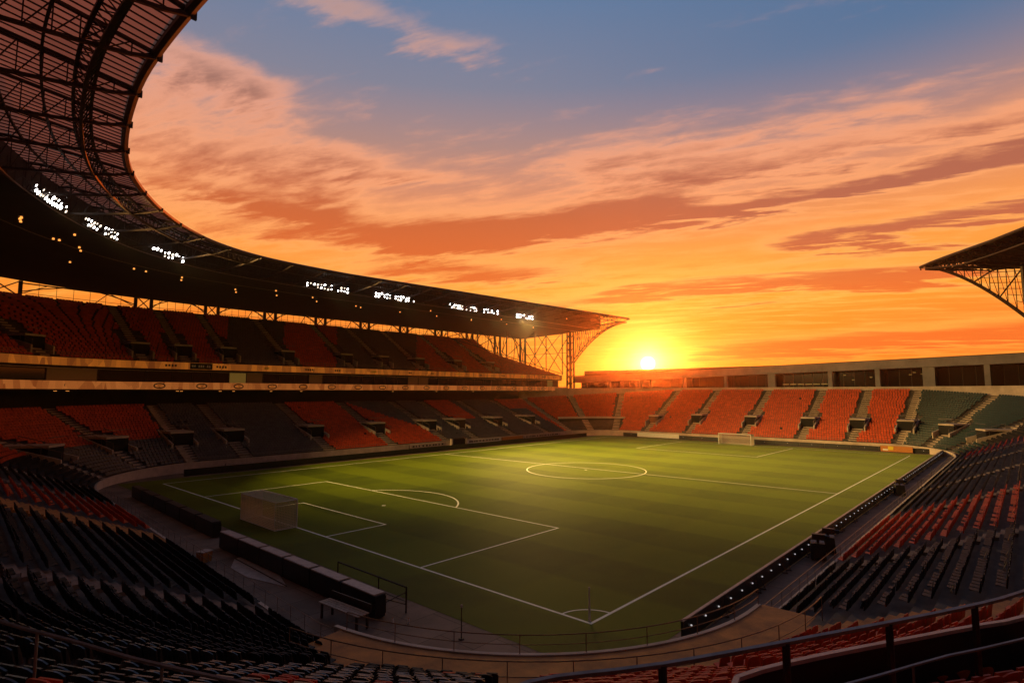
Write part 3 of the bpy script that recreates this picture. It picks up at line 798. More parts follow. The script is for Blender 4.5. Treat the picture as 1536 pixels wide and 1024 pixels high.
for a, b, lab in banks:
    s0 = near_s(*a, 9.4); s1 = near_s(*b, 9.4); A = rat((s0+s1)/2, 9.1)
    t = empty('floodlight_bank', (A[0], A[1], 31.9), 0, lab, 'floodlight', 'floodlight banks under the roof')
    n = max(8, int((s1-s0)/(.5 if A[0] < 10 else .66))); fb = MB()
    pl_ = [(rat(s0+(s1-s0)*i/n, 9.0)) for i in range(n+1)]
    for z in (31.65, 32.5): fb.path([(q[0], q[1], z) for q in pl_], .06, M['steel'], 4)
    for q in pl_: fb.tube((q[0], q[1], 31.62), (q[0], q[1], 32.53), .04, M['steel'], 4)
    fin(fb.build('frame', t), t)
    for i in range(n+1):
        for r_ in (0, 1):
            if random.random() < (.2 if i % 7 else .8): continue
            q = pl_[i]; c = Vector((q[0]-q[2]*.25, q[1]-q[3]*.25, 31.8+r_*.62+random.uniform(-.1, .1))); u = Vector((-q[3], q[2], 0)); nrm = Vector((-q[2], -q[3], -.6)).normalized(); w = nrm.cross(u)
            mb = MB(); rr_ = random.uniform(.12, .24)
            mb.poly([c+u*rr_*math.cos(2*PI*k/10)+w*rr_*math.sin(2*PI*k/10) for k in range(10)], M['lamp'] if random.random() < .7 else M['lampdim'])
            mb.tube(c-nrm*.02, c-nrm*.28, rr_*1.12, M['steel'], 10, rr_*.5)
            fin(mb.build('lamp', t), t)
for t in [o for o in C.objects if o.name.startswith('floodlight_bank')]:
    ld = bpy.data.lights.new('floodlight_beam', 'AREA'); ld.energy = 5800; ld.color = (1, .60, .17); ld.shape = 'RECTANGLE'; ld.size = 4; ld.size_y = 1; ld.spread = math.radians(84)
    lo_ = bpy.data.objects.new('floodlight_beam', ld); C.objects.link(lo_); lo_.parent = t
    d_ = (Vector((72, 30, 0))-Vector(t.location)).normalized(); lo_.rotation_euler = (-d_).to_track_quat('Z', 'Y').to_euler(); lo_.location = d_*.9+Vector((0, 0, -.75))
warm = [(30, 328), (31, 332), (80, 358), (89, 360), (119, 371), (121, 376), (105, 393), (201, 403), (219, 407), (272, 420), (273, 416), (353, 434), (354, 438), (469, 446), (475, 452), (534, 459), (541, 461), (600, 468), (646, 466), (655, 474), (707, 480), (752, 479), (800, 491), (414, 436), (32, 326), (112, 352), (415, 443), (760, 486), (850, 478)]
fwv = Vector((math.cos(AZ)*math.cos(PT), math.sin(AZ)*math.cos(PT), math.sin(PT))); rtv = Vector((math.sin(AZ), -math.cos(AZ), 0)); upv = rtv.cross(fwv)
def gz(px, py, z):
    d = fwv+rtv*(px-768)/853+upv*(512-py)/853; return CAM+d*((z-CAM.z)/d.z)
lamp_me = None
for i, (px, py) in enumerate(warm):
    p_ = gz(px, py, 31.0)
    if i == 0:
        L0 = empty('pendant_lamp', p_, 0, 'small warm lamp hanging under the dark roof ceiling', 'lamp', 'warm lamps under the roof ceiling')
        mb = MB(); mb.tube((0, 0, -.1), (0, 0, .1), .15, M['warm'], 8, .1, True); mb.build('bulb', L0)
        mb = MB(); mb.tube((0, 0, .1), (0, 0, .26), .3, M['steel'], 8, .1, True); mb.tube((0, 0, .2), (0, 0, .9), .03, M['steel'], 4); mb.build('shade', L0)
    else:
        c = copy_tree(L0); c.location = p_
# downlights under the lower ribbon
for i, px in enumerate((10, 28, 143, 156, 268, 274, 332, 352, 408, 453, 590, 655, 710)):
    y = 76.8+UF+1.0; x = px2x(px, y); sx_ = None
    if x < 6:
        A = at(frac('L0', .97-(6-x)*.03), UF+.8); x, y = A[0], A[1]
    if i == 0:
        D0 = empty('downlight', (x, y, 12.28), 0, 'tiny pale downlight under the lower orange ribbon screen', 'lamp', 'downlights under the lower ribbon')
        mb = MB(); mb.tube((0, 0, -.1), (0, 0, 0), .22, M['warm'], 8, .22, True); mb.build('bulb', D0)
        mb = MB(); mb.tube((0, 0, -.06), (0, 0, .02), .27, M['steel'], 8); mb.build('bezel', D0)
    else:
        c = copy_tree(D0); c.location = (x, y, 12.28)

# ------------------------------------------------------------------ seats
def seat_meshes(m):
    """near seat: curved backrest with rounded top, tipped pan, steel bracket; local +Y is outwards (behind)"""
    bb = MB(); W = .225; cols = 7
    def prof(u, z): return .20+.045*(1-(u)**2)*1.0-.0+ (z-.40)*.22
    def topz(u): return .84-.085*abs(u)**3.2-.0
    rows = (.40, .50, .62, .74, 1.0)
    for th, flip in ((0, 1), (.035, 0)):
        for i in range(cols-1):
            for j in range(4):
                P_ = []
                for a, b in ((i, j), (i+1, j), (i+1, j+1), (i, j+1)):
                    u = -1+2*a/(cols-1); z = topz(u) if b == 4 else min(rows[b], topz(u)-.01*(4-b)); P_.append((u*W, prof(u, z)-.06+th, z))
                if flip: P_.reverse()
                bb.quad(*P_, m)
    for i in range(cols-1):   # rounded lip over the top edge
        u0 = -1+2*i/(cols-1); u1 = -1+2*(i+1)/(cols-1)
        bb.quad((u0*W, prof(u0, topz(u0))-.06, topz(u0)), (u1*W, prof(u1, topz(u1))-.06, topz(u1)), (u1*W, prof(u1, topz(u1))-.025, topz(u1)), (u0*W, prof(u0, topz(u0))-.025, topz(u0)), m)
    for sg in (-1, 1):
        for j in range(4):
            z0, z1 = rows[j], (rows[j+1] if j < 3 else topz(1)); x = sg*W; 
            bb.quad((x, prof(1, z0)-.06, z0), (x, prof(1, z0)-.025, z0), (x, prof(1, z1)-.025, z1), (x, prof(1, z1)-.06, z1), m)
    pn = MB()
    pn.hexa([(-.205, .035, .40), (.205, .035, .40), (.205, .10, .40), (-.205, .10, .40), (-.19, .085, .76), (.19, .085, .76), (.19, .12, .76), (-.19, .12, .76)], m)
    pn.hexa([(-.20, .005, .41), (.20, .005, .41), (.205, .034, .40), (-.205, .034, .40), (-.17, .06, .70), (.17, .06, .70), (.19, .084, .74), (-.19, .084, .74)], m)
    lg = MB(); lg.box(-.03, .03, .10, .34, .0, .04, M['steel']); lg.box(-.025, .025, .12, .18, .04, .40, M['steel']); lg.box(-.15, .15, .12, .16, .36, .40, M['steel'])
    return bb, pn, lg
def seat_color(s, k, o, sec, x, y):
    if sec == 'T':
        if x < 17: return 'red' if k >= 14 else 'black'
        if x < 36: return 'red'
        if x < 90: return 'black' if (k < 12) else 'grey'
        return 'red' if k > 1 else 'black'
    if sec == 'C':
        th = 270-(s-C0)/(C1-C0)*90
        if o > 2.7: 
            if th > 219: return 'red'
            if th > 208 and random.random() < .10: return 'red'
            return 'black'
        return 'black'
    if sec == 'G':
        if y < 34.5: return 'black'
        if y < 50: return 'red'
        return 'black'
    if sec == 'L0':
        f = (s-SEC['L0'][0])/(SEC['L0'][1]-SEC['L0'][0])
        if f < .12: return 'black'
        return 'red' if k > 9 else ('black' if f < .42 else 'grey')
    if sec == 'L':
        if x < 7: return 'red' if k > 7 else 'grey'
        if x < 30.5: return 'grey'
        if x < 44.5: return 'red'
        if x < 58.5: return 'red' if k < 4+(58.5-x)*1.5 else 'grey'
        if x < 67 or x > 80: return 'grey' if x < 93 or k < 18 else 'red'
        return 'red' if (k > 11 and x < 76) else 'grey'
    if sec == 'K': return 'red'
    if sec == 'E': return 'red'
    if sec == 'Q':
        f = (s-SEC['Q'][0])/(SEC['Q'][1]-SEC['Q'][0]); return 'green' if f < .66 or k > 14 else ('green' if k < 6 else 'black')
    return 'grey'
fwd2 = Vector((math.cos(AZ), math.sin(AZ))); rgt2 = Vector((math.sin(AZ), -math.cos(AZ)))
seats = []
portals_lo = [(s_of(x=x, sec='L'), 6.2, 1.7) for x in LA]+[(frac('L0', f), 6.2, 1.7) for f in (.42, .74)]+[(s_of(y=y, sec='E'), 5.4, 1.5) for y in EA[1:]]+[(frac('Q', f), 5.4, 1.5) for f in (.02, .33, .66)]+[(s_of(y=60, sec='E'), 4.4, 1.5)]
PP = [(at(s, o+2.2)[0], at(s, o+2.2)[1], w) for s, o, w in portals_lo]
for k in range(34):
    o = k*RP+.42
    # walk the offset curve
    s = 0.; 
    while s < TOT:
        x, y, nx, ny, m, sec, zb0 = at(s, o)
        x2, y2 = at(s+.05, o)[:2]; ratio = max(.3, math.hypot(x2-x, y2-y)/.05)
        step = .52/ratio
        maxr = {'T': 28, 'C': 33, 'G': 28}.get(sec, NROW-1)
        s += step
        if k >= maxr: continue
        v = Vector((x-CAM.x, y-CAM.y)); dep = v.dot(fwd2); lat = v.dot(rgt2)
        if dep < 1 or abs(lat) > dep*.90*1.12+3: continue
        if gang(s) and o < gang(s)+.3: continue
        if sec == 'C' and 16.9 < o < 18.1: continue
        if in_aisle(s, o, .24): continue
        if any((x-a)**2+(y-b)**2 < 12 and abs((x-a)*-ny+(y-b)*nx) < w+.5 for a, b, w in PP): continue
        if sec == 'K' and k < 8 and 0.15 < (s-SEC['K'][0])/(SEC['K'][1]-SEC['K'][0]) < .8: continue
        if random.random() < .004: continue
        z = zb0+m*RP*k
        dist = math.sqrt(v.length_squared+(CAM.z-z)**2)
        seats.append((dist, x, y, z, nx, ny, seat_color(s, k, o, sec, x, y), dep, lat, sec, o))
# upper tier
UPX = [(at(s, UF+3.2+2)[0], at(s, UF+3.2+2)[1]) for s in UAS]
UAL = UAS
for k in range(UROW):
    o = UF+.4+k*URP+.42; z = UZ+k*URISE
    pts = strip_path(SL0, 0, o, uxe(k)-.5, .13)
    L_ = 0
    for a, b in zip(pts, pts[1:]):
        L_ += math.dist(a[:2], b[:2])
        if L_ < .52: continue
        L_ -= .52; x, y, nx, ny = b
        v = Vector((x-CAM.x, y-CAM.y)); dep = v.dot(fwd2); lat = v.dot(rgt2)
        if abs(lat) > dep+4 or dep < 5: continue
        if any((x-p[0])**2+(y-p[1])**2 < 30 and abs((x-p[0])*-ny+(y-p[1])*nx) < 2.1 for p in UPX): continue
        if any(abs((x-q[0])*-ny+(y-q[1])*nx) < .95 and (x-q[0])**2+(y-q[1])**2 < 4 for q in [at(s, o) for s in UAL]): continue
        px = 768-853*math.tan(math.atan2(v.y, v.x)-AZ)
        c = 'red' if px < 340 or 425 < px < 505 or px > 625 else 'grey'
        seats.append((v.length, x, y, z, nx, ny, c, dep, lat, 'U', o))
seats.sort(key=lambda q: q[0])
# pick the 300 that show largest: the nearest ones inside the frame
near = []; rest = []
for q in seats:
    z_ = q[3]+.7; vv = Vector((q[1]-CAM.x, q[2]-CAM.y, z_-CAM.z)); dd = vv.dot(fwv)
    py = 512-853*vv.dot(upv)/dd; px = 768+853*vv.dot(rtv)/dd
    if len(near) < 300 and 4 < py < 1032 and -8 < px < 1544 and q[0] > 3: near.append((q, px, py))
    else:
        if q[0] < 30 and (py > 1250 or abs(px-768) > 1100): continue
        rest.append(q)
proto = {}
lab = {'red': 'red plastic seat in the foreground rows below the handrail', 'black': 'black plastic seat in the dark foreground rows at lower left'}
cnt = {}
for q, px, py in near:
    col = q[6]
    if col not in proto:
        t = empty('stadium_seat', (0, 0, 0)); bb, pn, lg = seat_meshes(M['black_near' if col == 'black' else col]); bb.build('backrest', t, True); pn.build('seat_pan', t); lg.build('bracket', t); proto[col] = t; o = t
    else: o = copy_tree(proto[col])
    o.location = (q[1]+random.uniform(-.015, .015), q[2]+random.uniform(-.015, .015), q[3]); o.rotation_euler = (random.uniform(-.05, .05), 0, math.atan2(q[5], q[4])-PI/2+random.uniform(-.04, .04))
    tag(o, lab.get(col, lab['black']), 'seat', col+' seats of the foreground rows')
# all further seats as one object, three levels of detail
sv = []; sf = []; sm_ = []; cols_ = ['red', 'grey', 'green', 'black']
def tmpl(kind):
    if kind == 0:
        a, b, c = seat_meshes(M['red']); V = []; F = []
        for mb_ in (a, b, c):
            n0 = len(V); V += mb_.v; F += [tuple(i+n0 for i in f) for f in mb_.f]
        return V, F
    if kind == 1:
        V = [(-.225, .15, .38), (.225, .15, .38), (.225, .21, .38), (-.225, .21, .38), (-.225, .215, .74), (.225, .215, .74), (.225, .25, .74), (-.225, .25, .74), (-.15, .235, .84), (.15, .235, .84), (.15, .265, .84), (-.15, .265, .84),
             (-.20, -.15, .46), (.20, -.15, .46), (.20, .14, .42), (-.20, .14, .42), (-.20, -.14, .41), (.20, -.14, .41)]
        F = [(0, 1, 5, 4), (4, 5, 9, 8), (8, 9, 10, 11), (3, 7, 6, 2), (7, 11, 10, 6), (0, 4, 7, 3), (1, 2, 6, 5), (4, 8, 11, 7), (5, 6, 10, 9), (12, 13, 14, 15), (16, 17, 13, 12), (16, 15, 14, 17)]
        return V, F
    V = [(-.225, .17, .34), (.225, .17, .34), (.2, .24, .82), (-.2, .24, .82), (-.2, .28, .80), (.2, .28, .80), (-.21, .03, .40), (.21, .03, .40), (.20, .12, .66), (-.20, .12, .66)]
    F = [(0, 1, 2, 3), (3, 2, 5, 4), (6, 7, 8, 9), (4, 5, 1, 0), (6, 7, 1, 0)]
    return V, F
TM = [tmpl(0), tmpl(1), tmpl(2)]
_v, _f = TM[1]; _v2 = list(_v)
for _i, _q in zip(range(12, 18), ((-.20, .0, .41), (.20, .0, .41), (.20, .13, .72), (-.20, .13, .72), (-.20, .09, .40), (.20, .09, .40))): _v2[_i] = _q
TMF = (_v2, _f)
for q in rest:
    V, F = TM[0 if q[0] < 24 else (1 if q[0] < 62 else 2)]
    if 24 <= q[0] < 62 and random.random() < .22: V, F = TMF
    nx, ny = q[4], q[5]; n0 = len(sv); ux, uy = ny, -nx
    jx = random.uniform(-.02, .02); ty = random.uniform(-.03, .03); kz = random.uniform(.985, 1.015); rr0 = random.uniform(-.03, .03)
    for a, b, c in V: sv.append((q[1]+ux*(a+jx)+nx*(b+ty*c+rr0*a), q[2]+uy*(a+jx)+ny*(b+ty*c+rr0*a), q[3]+c*kz))
    ci = cols_.index(q[6])
    for f in F: sf.append(tuple(i+n0 for i in f)); sm_.append(ci)
me = bpy.data.meshes.new('seat_rows'); me.from_pydata(sv, [], sf)
for c in cols_: me.materials.append(M[c])
me.polygons.foreach_set('material_index', sm_); me.update()
so = bpy.data.objects.new('seat_rows', me); C.objects.link(so)
tag(so, 'thousands of red, grey, black and green seats filling the farther rows', 'seats', kind='stuff')
print('SEATS', len(seats), 'faces', len(sf))

# ------------------------------------------------------------------ railings
def railing(pts, label, h=1.0, r=.03, post=2.0, m=None, rails=(1.0, .5), pr=None, name='guard_rail', group=None, pm=None):
    m = m or M['rail']; t = empty(name, pts[0], 0, label, 'railing', group)
    mb = MB()
    for f in rails: mb.path([(p_[0], p_[1], p_[2]+h*f) for p_ in pts], r if f == max(rails) else r*.7, m, 8 if r > .04 else 5)
    fin(mb.build('rail', t), t)
    L_ = 0; last = None
    D = [0]
    for a, b in zip(pts, pts[1:]): D.append(D[-1]+math.dist(a, b))
    n = max(1, int(D[-1]/post))
    for i in range(n+1):
        d = D[-1]*i/n; j = 0
        while j < len(D)-2 and D[j+1] < d: j += 1
        f = (d-D[j])/(D[j+1]-D[j]); p_ = [pts[j][k]*(1-f)+pts[j+1][k]*f for k in range(3)]
        mb = MB(); mb.tube((p_[0], p_[1], p_[2]), (p_[0], p_[1], p_[2]+h), pr or r*.8, pm or m, 6); fin(mb.build('post', t), t)
    return t
def lp(s0, s1, o, z, step=1.5): return [(*at(s, o)[:2], z) for s in samples(s0, s1, step)]
railing(lp(s_of(x=99, sec='T'), SG0, -.1, .5), 'thin railing along the front of the right touchline stand', .8, .02, 1.6)
railing(lp(SG0+.3, SG1-.3, -.1, 1.54, 1.0), 'thin curved railing at pitch edge below the corner flag', .75, .024, 2.4, M['rusty'])
railing(lp(SG0+.2, SG1-.2, 2.75, 1.5, 1.0), 'upper curved railing behind the ochre gangway floor', 1.05, .026, 2.2, M['rusty'])
railing(lp(SG1, SEC['G'][1]-4, -.1, .5), 'thin railing along the front of the stand behind the near goal', .85, .02, 1.6)
railing(lp(SEC['L0'][1], SEC['L'][1], -.1, 1.45, 3), 'low railing along the front of the far left stand', .6, .025, 3.)
railing(lp(SEC['E'][0], SEC['Q'][1], -.1, 1.45, 3), 'low railing along the front of the end stand', .6, .025, 3.)
# foreground handrails on the cross walk
def floorz(x, y): return Z0+.4*(math.hypot(x-3.5, y-7.7)-NR)
HP = [(-22.6, -13.5), (-21.5, -13.3), (-20.6, -13.4), (-20.0, -13.75), (-19.2, -14.3), (-17.0, -15.5), (-14.7, -16.7), (-13.1, -17.4), (-10, -18.4), (-6, -19.3), (0, -20)]
hp = [(x, y, 7.8) for x, y in catmull(HP, .5)]
railing(hp, 'thick foreground handrail with posts in front of the red seats', 1.0, .037, 1.75, M['rail'], (1.0,), .05, pm=M['board'])
kb = MB()
K1 = [(x, y) for x, y in catmull([(-19.6, -15.7), (-18.3, -15.0), (-17, -14.3), (-12.9, -16.4), (-11.1, -17.4), (-8, -18.4), (-2, -19)], .6)]
for a, b in zip(K1, K1[1:]):
    d = Vector((b[0]-a[0], b[1]-a[1])).normalized(); q = Vector((-d.y, d.x))*.04
    P_ = [(a[0]-q.x, a[1]-q.y), (b[0]-q.x, b[1]-q.y), (b[0]+q.x, b[1]+q.y), (a[0]+q.x, a[1]+q.y)]
    kb.hexa([(x, y, 6.9) for x, y in P_]+[(x, y, 7.84) for x, y in P_], M['board']); kb.hexa([(x, y, 7.842) for x, y in P_]+[(x, y, 7.9) for x, y in P_], M['cap'])  # shadow coloured in as a black body, lit top edge as a pale cap
tag(kb.build('parapet_wall'), 'low concrete kerb wall directly below the thick foreground handrail', 'wall')
HP2 = [(-18.8, -15.3), (-17.8, -15.9), (-16.1, -16.7), (-14.8, -17.4), (-12, -18.6), (-8, -20)]
railing([(x, y, 7.75) for x, y in catmull(HP2, .5)], 'thin lowest handrail in the bottom right corner', .85, .02, 2.2, M['rail'], (1.0,))
HL = [(-24.6, -4.9), (-24.2, -6.6), (-23.7, -8.0), (-23.3, -9.2), (-22.9, -10.2), (-22.6, -10.9), (-22.1, -12)]
railing([(x, y, 7.75) for x, y in catmull(HL, .4)], 'slim grey handrail curving across the dark lower left rows', .95, .026, 2.4, M['rail'], (1.0,), .02)
# back of the cross walk, bottom right; its shadow is put into the black colour
wb = MB(); W1 = [(x, y) for x, y in catmull([(-21, -14.2), (-18, -16.6), (-15, -18.0), (-11, -19.6), (-5, -21)], .8)]
for a, b in zip(W1, W1[1:]):
    d = Vector((b[0]-a[0], b[1]-a[1])).normalized(); q = Vector((-d.y, d.x))*.1
    P_ = [(a[0]-q.x, a[1]-q.y), (b[0]-q.x, b[1]-q.y), (b[0]+q.x, b[1]+q.y), (a[0]+q.x, a[1]+q.y)]
    wb.hexa([(x, y, 7.0) for x, y in P_]+[(x, y, 8.35) for x, y in P_], M['board'])
tag(wb.build('barrier_wall'), 'shadow-black barrier wall filling the bottom right corner', 'wall')

def gz_(px, py, z=0.):
    d = fwv+rtv*(px-768)/853+upv*(512-py)/853; return CAM+d*((z-CAM.z)/d.z)
# ------------------------------------------------------------------ perimeter boards
def board(length, h, cap, spots, th=.12, face=None, capw=None):
    t = empty('advertising_board'); mb = MB(); mb.box(0, length-.04, -th/2, th/2, .03, h, face or M['board']); mb.build('panel', t)
    mb = MB(); w = capw or th/2+.02; mb.box(0, length-.04, -w, w, h+.002, h+.05, cap); mb.build('cap', t)
    for x in (.4, length-.4): mb = MB(); mb.box(x-.03, x+.03, -.45, -.08, 0, .05, M['steel']); mb.tube((x, -.42, .03), (x, -.07, h*.8), .02, M['steel'], 4); mb.build('foot', t)
    for i in range(spots):
        mb = MB(); x = (i+.5)*length/spots; mb.tube((x, -th/2-.06, h*.62), (x, -th/2-.001, h*.62), .035, M['spot'], 8, .04, True); mb.build('spot', t)
    return t
def row(proto, n, start, ang, step, label, group):
    for i in range(n):
        o = proto if i == 0 else copy_tree(proto)
        o.location = (start[0]+math.cos(ang)*step*i, start[1]+math.sin(ang)*step*i, start[2] if len(start) > 2 else 0); o.rotation_euler = (0, 0, ang); tag(o, label, 'board', group)
row(board(5, 1.0, M['cap'], 3), 22, (1.0, -4.6), 0, 5.0, 'black pitchside board with pale top edge beside the right touchline', 'boards beside the right touchline')
row(board(5, .95, M['board'], 4), 20, (104, 72.6), PI, 5.0, 'black pitchside board with small white dots below the far left stand', 'boards below the far left stand')
EB = board(5, .95, M['board'], 1)
ang = math.radians(90)
for i in range(14):
    y = -4+i*5.0
    o = EB if i == 0 else copy_tree(EB); o.location = (112.2, y+5, 0); o.rotation_euler = (0, 0, -PI/2)
    if 48 < y < 58: o.location = (112.5, y+5, -.0)
    tag(o, 'black pitchside board below the red end stand', 'board', 'boards below the end stand')
def panel(name, label, cat, a, b, z0, z1, m, th=.08, extra=None):
    t = empty(name, (a[0], a[1], 0), math.atan2(b[1]-a[1], b[0]-a[0]), label, cat); L_ = math.dist(a, b)
    mb = MB(); mb.box(0, L_, -th/2, th/2, z0, z1, m); mb.build('panel', t)
    mb = MB(); mb.box(-.04, L_+.04, -th/2-.02, th/2+.02, z0-.05, z0-.001, M['steel']); mb.box(-.04, -.002, -th/2-.02, th/2+.02, z0, z1, M['steel']); mb.box(L_+.002, L_+.04, -th/2-.02, th/2+.02, z0, z1, M['steel']); mb.build('frame', t)
    if extra: extra(t, L_)
    return t
panel('banner', 'long white board below the sun at the far end of the pitch', 'banner', (111.9, 61.5), (111.9, 49.5), .15, 1.25, M['white'])
def yel(t, L_):
    mb = MB(); mb.box(L_-2.2, L_-1.3, .045, .07, .45, 1.15, M['yellow']); mb.box(L_-1.3, L_-.4, .045, .065, .3, .62, M['white']); mb.build('emblem', t)
panel('banner', 'orange board with a yellow square near the far right corner', 'banner', (111.7, 0.2), (111.7, 5.6), .1, 1.25, M['orangepanel'], extra=yel)
def marks(t, L_):
    mb = MB(); x = .8
    while x < L_-.8:
        w = random.uniform(.25, .5); mb.box(x, x+w, -.066, -.041, .78, 1.12, M['steel']); x += w+random.uniform(.18, .7)
    mb.box(.6, L_-.6, -.0405, -.04, .70, 1.2, M['cap']); mb.build('lettering', t)
WX = 76.45
panel('banner', 'long white banner with small dark marks right of the tunnel gap', 'banner', (63, WX), (74, WX), .55, 1.3, M['white'], extra=marks)
panel('banner', 'short orange banner on the wall of the far left stand', 'banner', (74.5, WX), (82, WX), .6, 1.3, M['orangepanel'])
panel('banner', 'pale banner beside the orange one near the far corner', 'banner', (82.5, WX), (97, WX), .6, 1.25, M['cap'], extra=marks)
panel('banner', 'blue-grey hoarding low on the wall at the blurred far left corner', 'banner', (11, 75.9), (19, 75.9), .35, .95, M['cap'])
panel('banner', 'pale banner with marks left of the tunnel gap', 'banner', (47, WX), (56.5, WX), .6, 1.25, M['cap'], extra=marks)
# LED housings behind the near goal line
def housing(L_, h=1.2):
    t = empty('advertising_board'); mb = MB(); mb.box(0, L_-.1, -.32, .32, .06, h, M['board']); mb.box(.1, L_-.2, -.28, .28, 0, .06, M['steel']); mb.build('cabinet', t)
    mb = MB(); mb.box(.12, L_-.22, -.34, .34, h+.002, h+.07, M['cap']); mb.build('cap', t)  # pink light on the cabinet's top, put into the pale cap colour
    mb = MB(); mb.box(L_-.2, L_-.1, .34, .37, .2, h-.1, M['steel']); mb.box(.05, .12, .34, .37, .2, h-.1, M['steel']); mb.build('strut', t); return t
hb = housing(3.5)
row(hb, 6, (-7.0, 29.6), -PI/2+.0, 3.5, 'black board cabinet with pale flat top behind the near goal line', 'board cabinets behind the near goal')
hb2 = housing(4.4); 
for c_ in hb2.children:
    if c_.name.startswith('cap'): c_.data.materials[0] = M['board']
row(hb2, 6, (-5.3, 59.6), -PI/2-.035, 4.45, 'black board cabinet in the blurred row near the far left corner', 'dark board cabinets at the left corner')
for i, (px, py) in enumerate(((508, 884), (528, 893), (545, 897), (341, 806), (351, 812))):
    pass
t = empty('ground_sheet', (0, 0, 0), 0, 'pale crumpled sheet lying on the walkway behind the board cabinets', 'sheet'); mb = MB()
_c = [gz_(x_, y_) for x_, y_ in ((352, 838), (398, 826), (430, 880), (372, 866), (346, 852))]
mb.poly([(q.x, q.y, .03) for q in _c], M['cap']); mb.poly([(q.x, q.y, -.011) for q in reversed(_c)], M['cap'])
for a_, b_ in zip(_c, _c[1:]+_c[:1]): mb.quad((a_.x, a_.y, -.011), (b_.x, b_.y, -.011), (b_.x, b_.y, .03), (a_.x, a_.y, .03), M['cap'])
mb.build('sheet', t); mb = MB(); mb.tube((_c[0].x, _c[0].y, .06), (_c[2].x, _c[2].y, .06), .035, M['steel'], 6, None, True); mb.build('edge_pole', t)
for i, (px, py) in enumerate(((589, 933), (613, 934))):
    q = gz_(px, py); t = empty('bottle', (q.x, q.y, 0), 0, ('small white bottle on the ground, the one nearer the barrier frame', 'small white bottle on the ground, the one farther right of the barrier frame')[i], 'bottle')
    mb = MB(); mb.tube((0, 0, 0), (0, 0, .2), .06, M['white'], 8, .05, True); mb.build('body', t); mb = MB(); mb.tube((0, 0, .2), (0, 0, .27), .025, M['orangepanel'], 6, .02, True); mb.build('cap', t)
# barrier frame next to the last cabinet
t = empty('barrier', (-5.6, 8.3, 0), 0, 'dark tubular barrier between the board cabinets and the pitch', 'barrier'); mb = MB()
mb.path([(0, 0, 0), (0, 0, 1.35), (0, 7, 1.35)], .05, M['steel'], 6); mb.build('frame', t); mb = MB(); mb.tube((0, 2.6, 0), (0, 2.6, 1.35), .04, M['steel']); mb.tube((0, 7, 0), (0, 7, 1.35), .04, M['steel']); mb.build('post', t)
mb = MB(); mb.tube((-1.4, 0, .9), (0, 0, 1.1), .03, M['steel']); mb.tube((-1.4, 0, 1.1), (0, 0, .45), .03, M['steel']); mb.tube((0, 0, .6), (0, 7, .6), .025, M['steel']); mb.build('brace', t)
# bench by the cabinets
p0 = gz(535, 925, 0)
t = empty('bench', (-8.6, 9.6, 0), math.radians(-86), 'pale wooden bench standing beside the end of the board cabinets', 'bench')
mb = MB()
for i in range(4): mb.box(-1.7, 1.7, -.45+i*.19, -.29+i*.19, .78, .83, M['wood'])
mb.build('seat', t); mb = MB(); mb.box(-1.7, 1.7, .36, .42, 1.0, 1.2, M['steel']); mb.box(-1.7, -1.64, .34, .40, .8, 1.2, M['steel']); mb.box(1.64, 1.7, .34, .40, .8, 1.2, M['steel']); mb.build('backrest', t)
for x, y in ((-1.5, -.35), (1.5, -.35), (-1.5, .3), (1.5, .3)):
    mb = MB(); mb.box(x-.05, x+.05, y-.05, y+.05, 0, .78, M['steel']); mb.build('leg', t)

# ------------------------------------------------------------------ goals, corner flag and small pitchside things
def goal(x, y0, y1, d, label, coverage):
    t = empty('football_goal', (x, (y0+y1)/2, 0), 0, label, 'goal'); H = 2.44; w = (y1-y0)/2; r = .07
    for sg in (-1, 1): mb = MB(); mb.tube((0, sg*w, 0), (0, sg*w, H), r, M['white'], 10, None, True); mb.build('post', t)
    mb = MB(); mb.tube((0, -w, H), (0, w, H), r, M['white'], 10); mb.build('crossbar', t)
    mb = MB()
    for sg in (-1, 1): mb.path([(0, sg*w, H), (d, sg*w, H-.05), (d, sg*w, 0), (0, sg*w, .03)], .035, M['white'], 6)
    mb.tube((d, -w, H-.05), (d, w, H-.05), .035, M['white']); mb.tube((d, -w, .03), (d, w, .03), .035, M['white']); mb.build('back_frame', t)
    nb = MB(); g_ = .14; c = coverage
    def strands(P, U, V, lu, lv):
        P, U, V = Vector(P), Vector(U), Vector(V)
        n = int(lu/g_)
        for i in range(n+1):
            a = P+U*(i*lu/n); nb.quad(a-U*c, a+U*c, a+U*c+V*lv, a-U*c+V*lv, M['net'])
        n = int(lv/g_)
        for i in range(n+1):
            a = P+V*(i*lv/n); nb.quad(a-V*c, a+V*c, a+V*c+U*lu, a-V*c+U*lu, M['net'])
    dd = abs(d); sgx = d/dd
    strands((d, -w, 0), (0, 1, 0), (0, 0, 1), 2*w, H-.05); strands((0, -w, H-.01), (0, 1, 0), (sgx, 0, 0), 2*w, dd)
    for sg in (-1, 1): strands((0, sg*w, 0), (sgx, 0, 0), (0, 0, 1), dd, H-.04)
    nb.build('net', t)
goal(0, 31.6, 38.6, -2.0, 'near goal with dense pale net facing away on the left goal line', .038)
goal(XE, 29.6, 37.0, 2.0, 'small white far goal in front of the red end stand', .03)
t = empty('corner_post', (.25, .25, 0), 0, 'white corner post standing on the nearest corner of the pitch', 'corner post')
mb = MB(); mb.tube((0, 0, 0), (0, 0, 1.62), .07, M['white'], 10, .03, True); mb.build('pole', t); mb = MB(); mb.tube((0, 0, 1.62), (0, 0, 1.72), .055, M['white'], 10, .04, True); mb.build('tip', t)
mb = MB(); mb.tube((0, 0, 0), (0, 0, .06), .09, M['white'], 10, .05, True); mb.build('base', t)
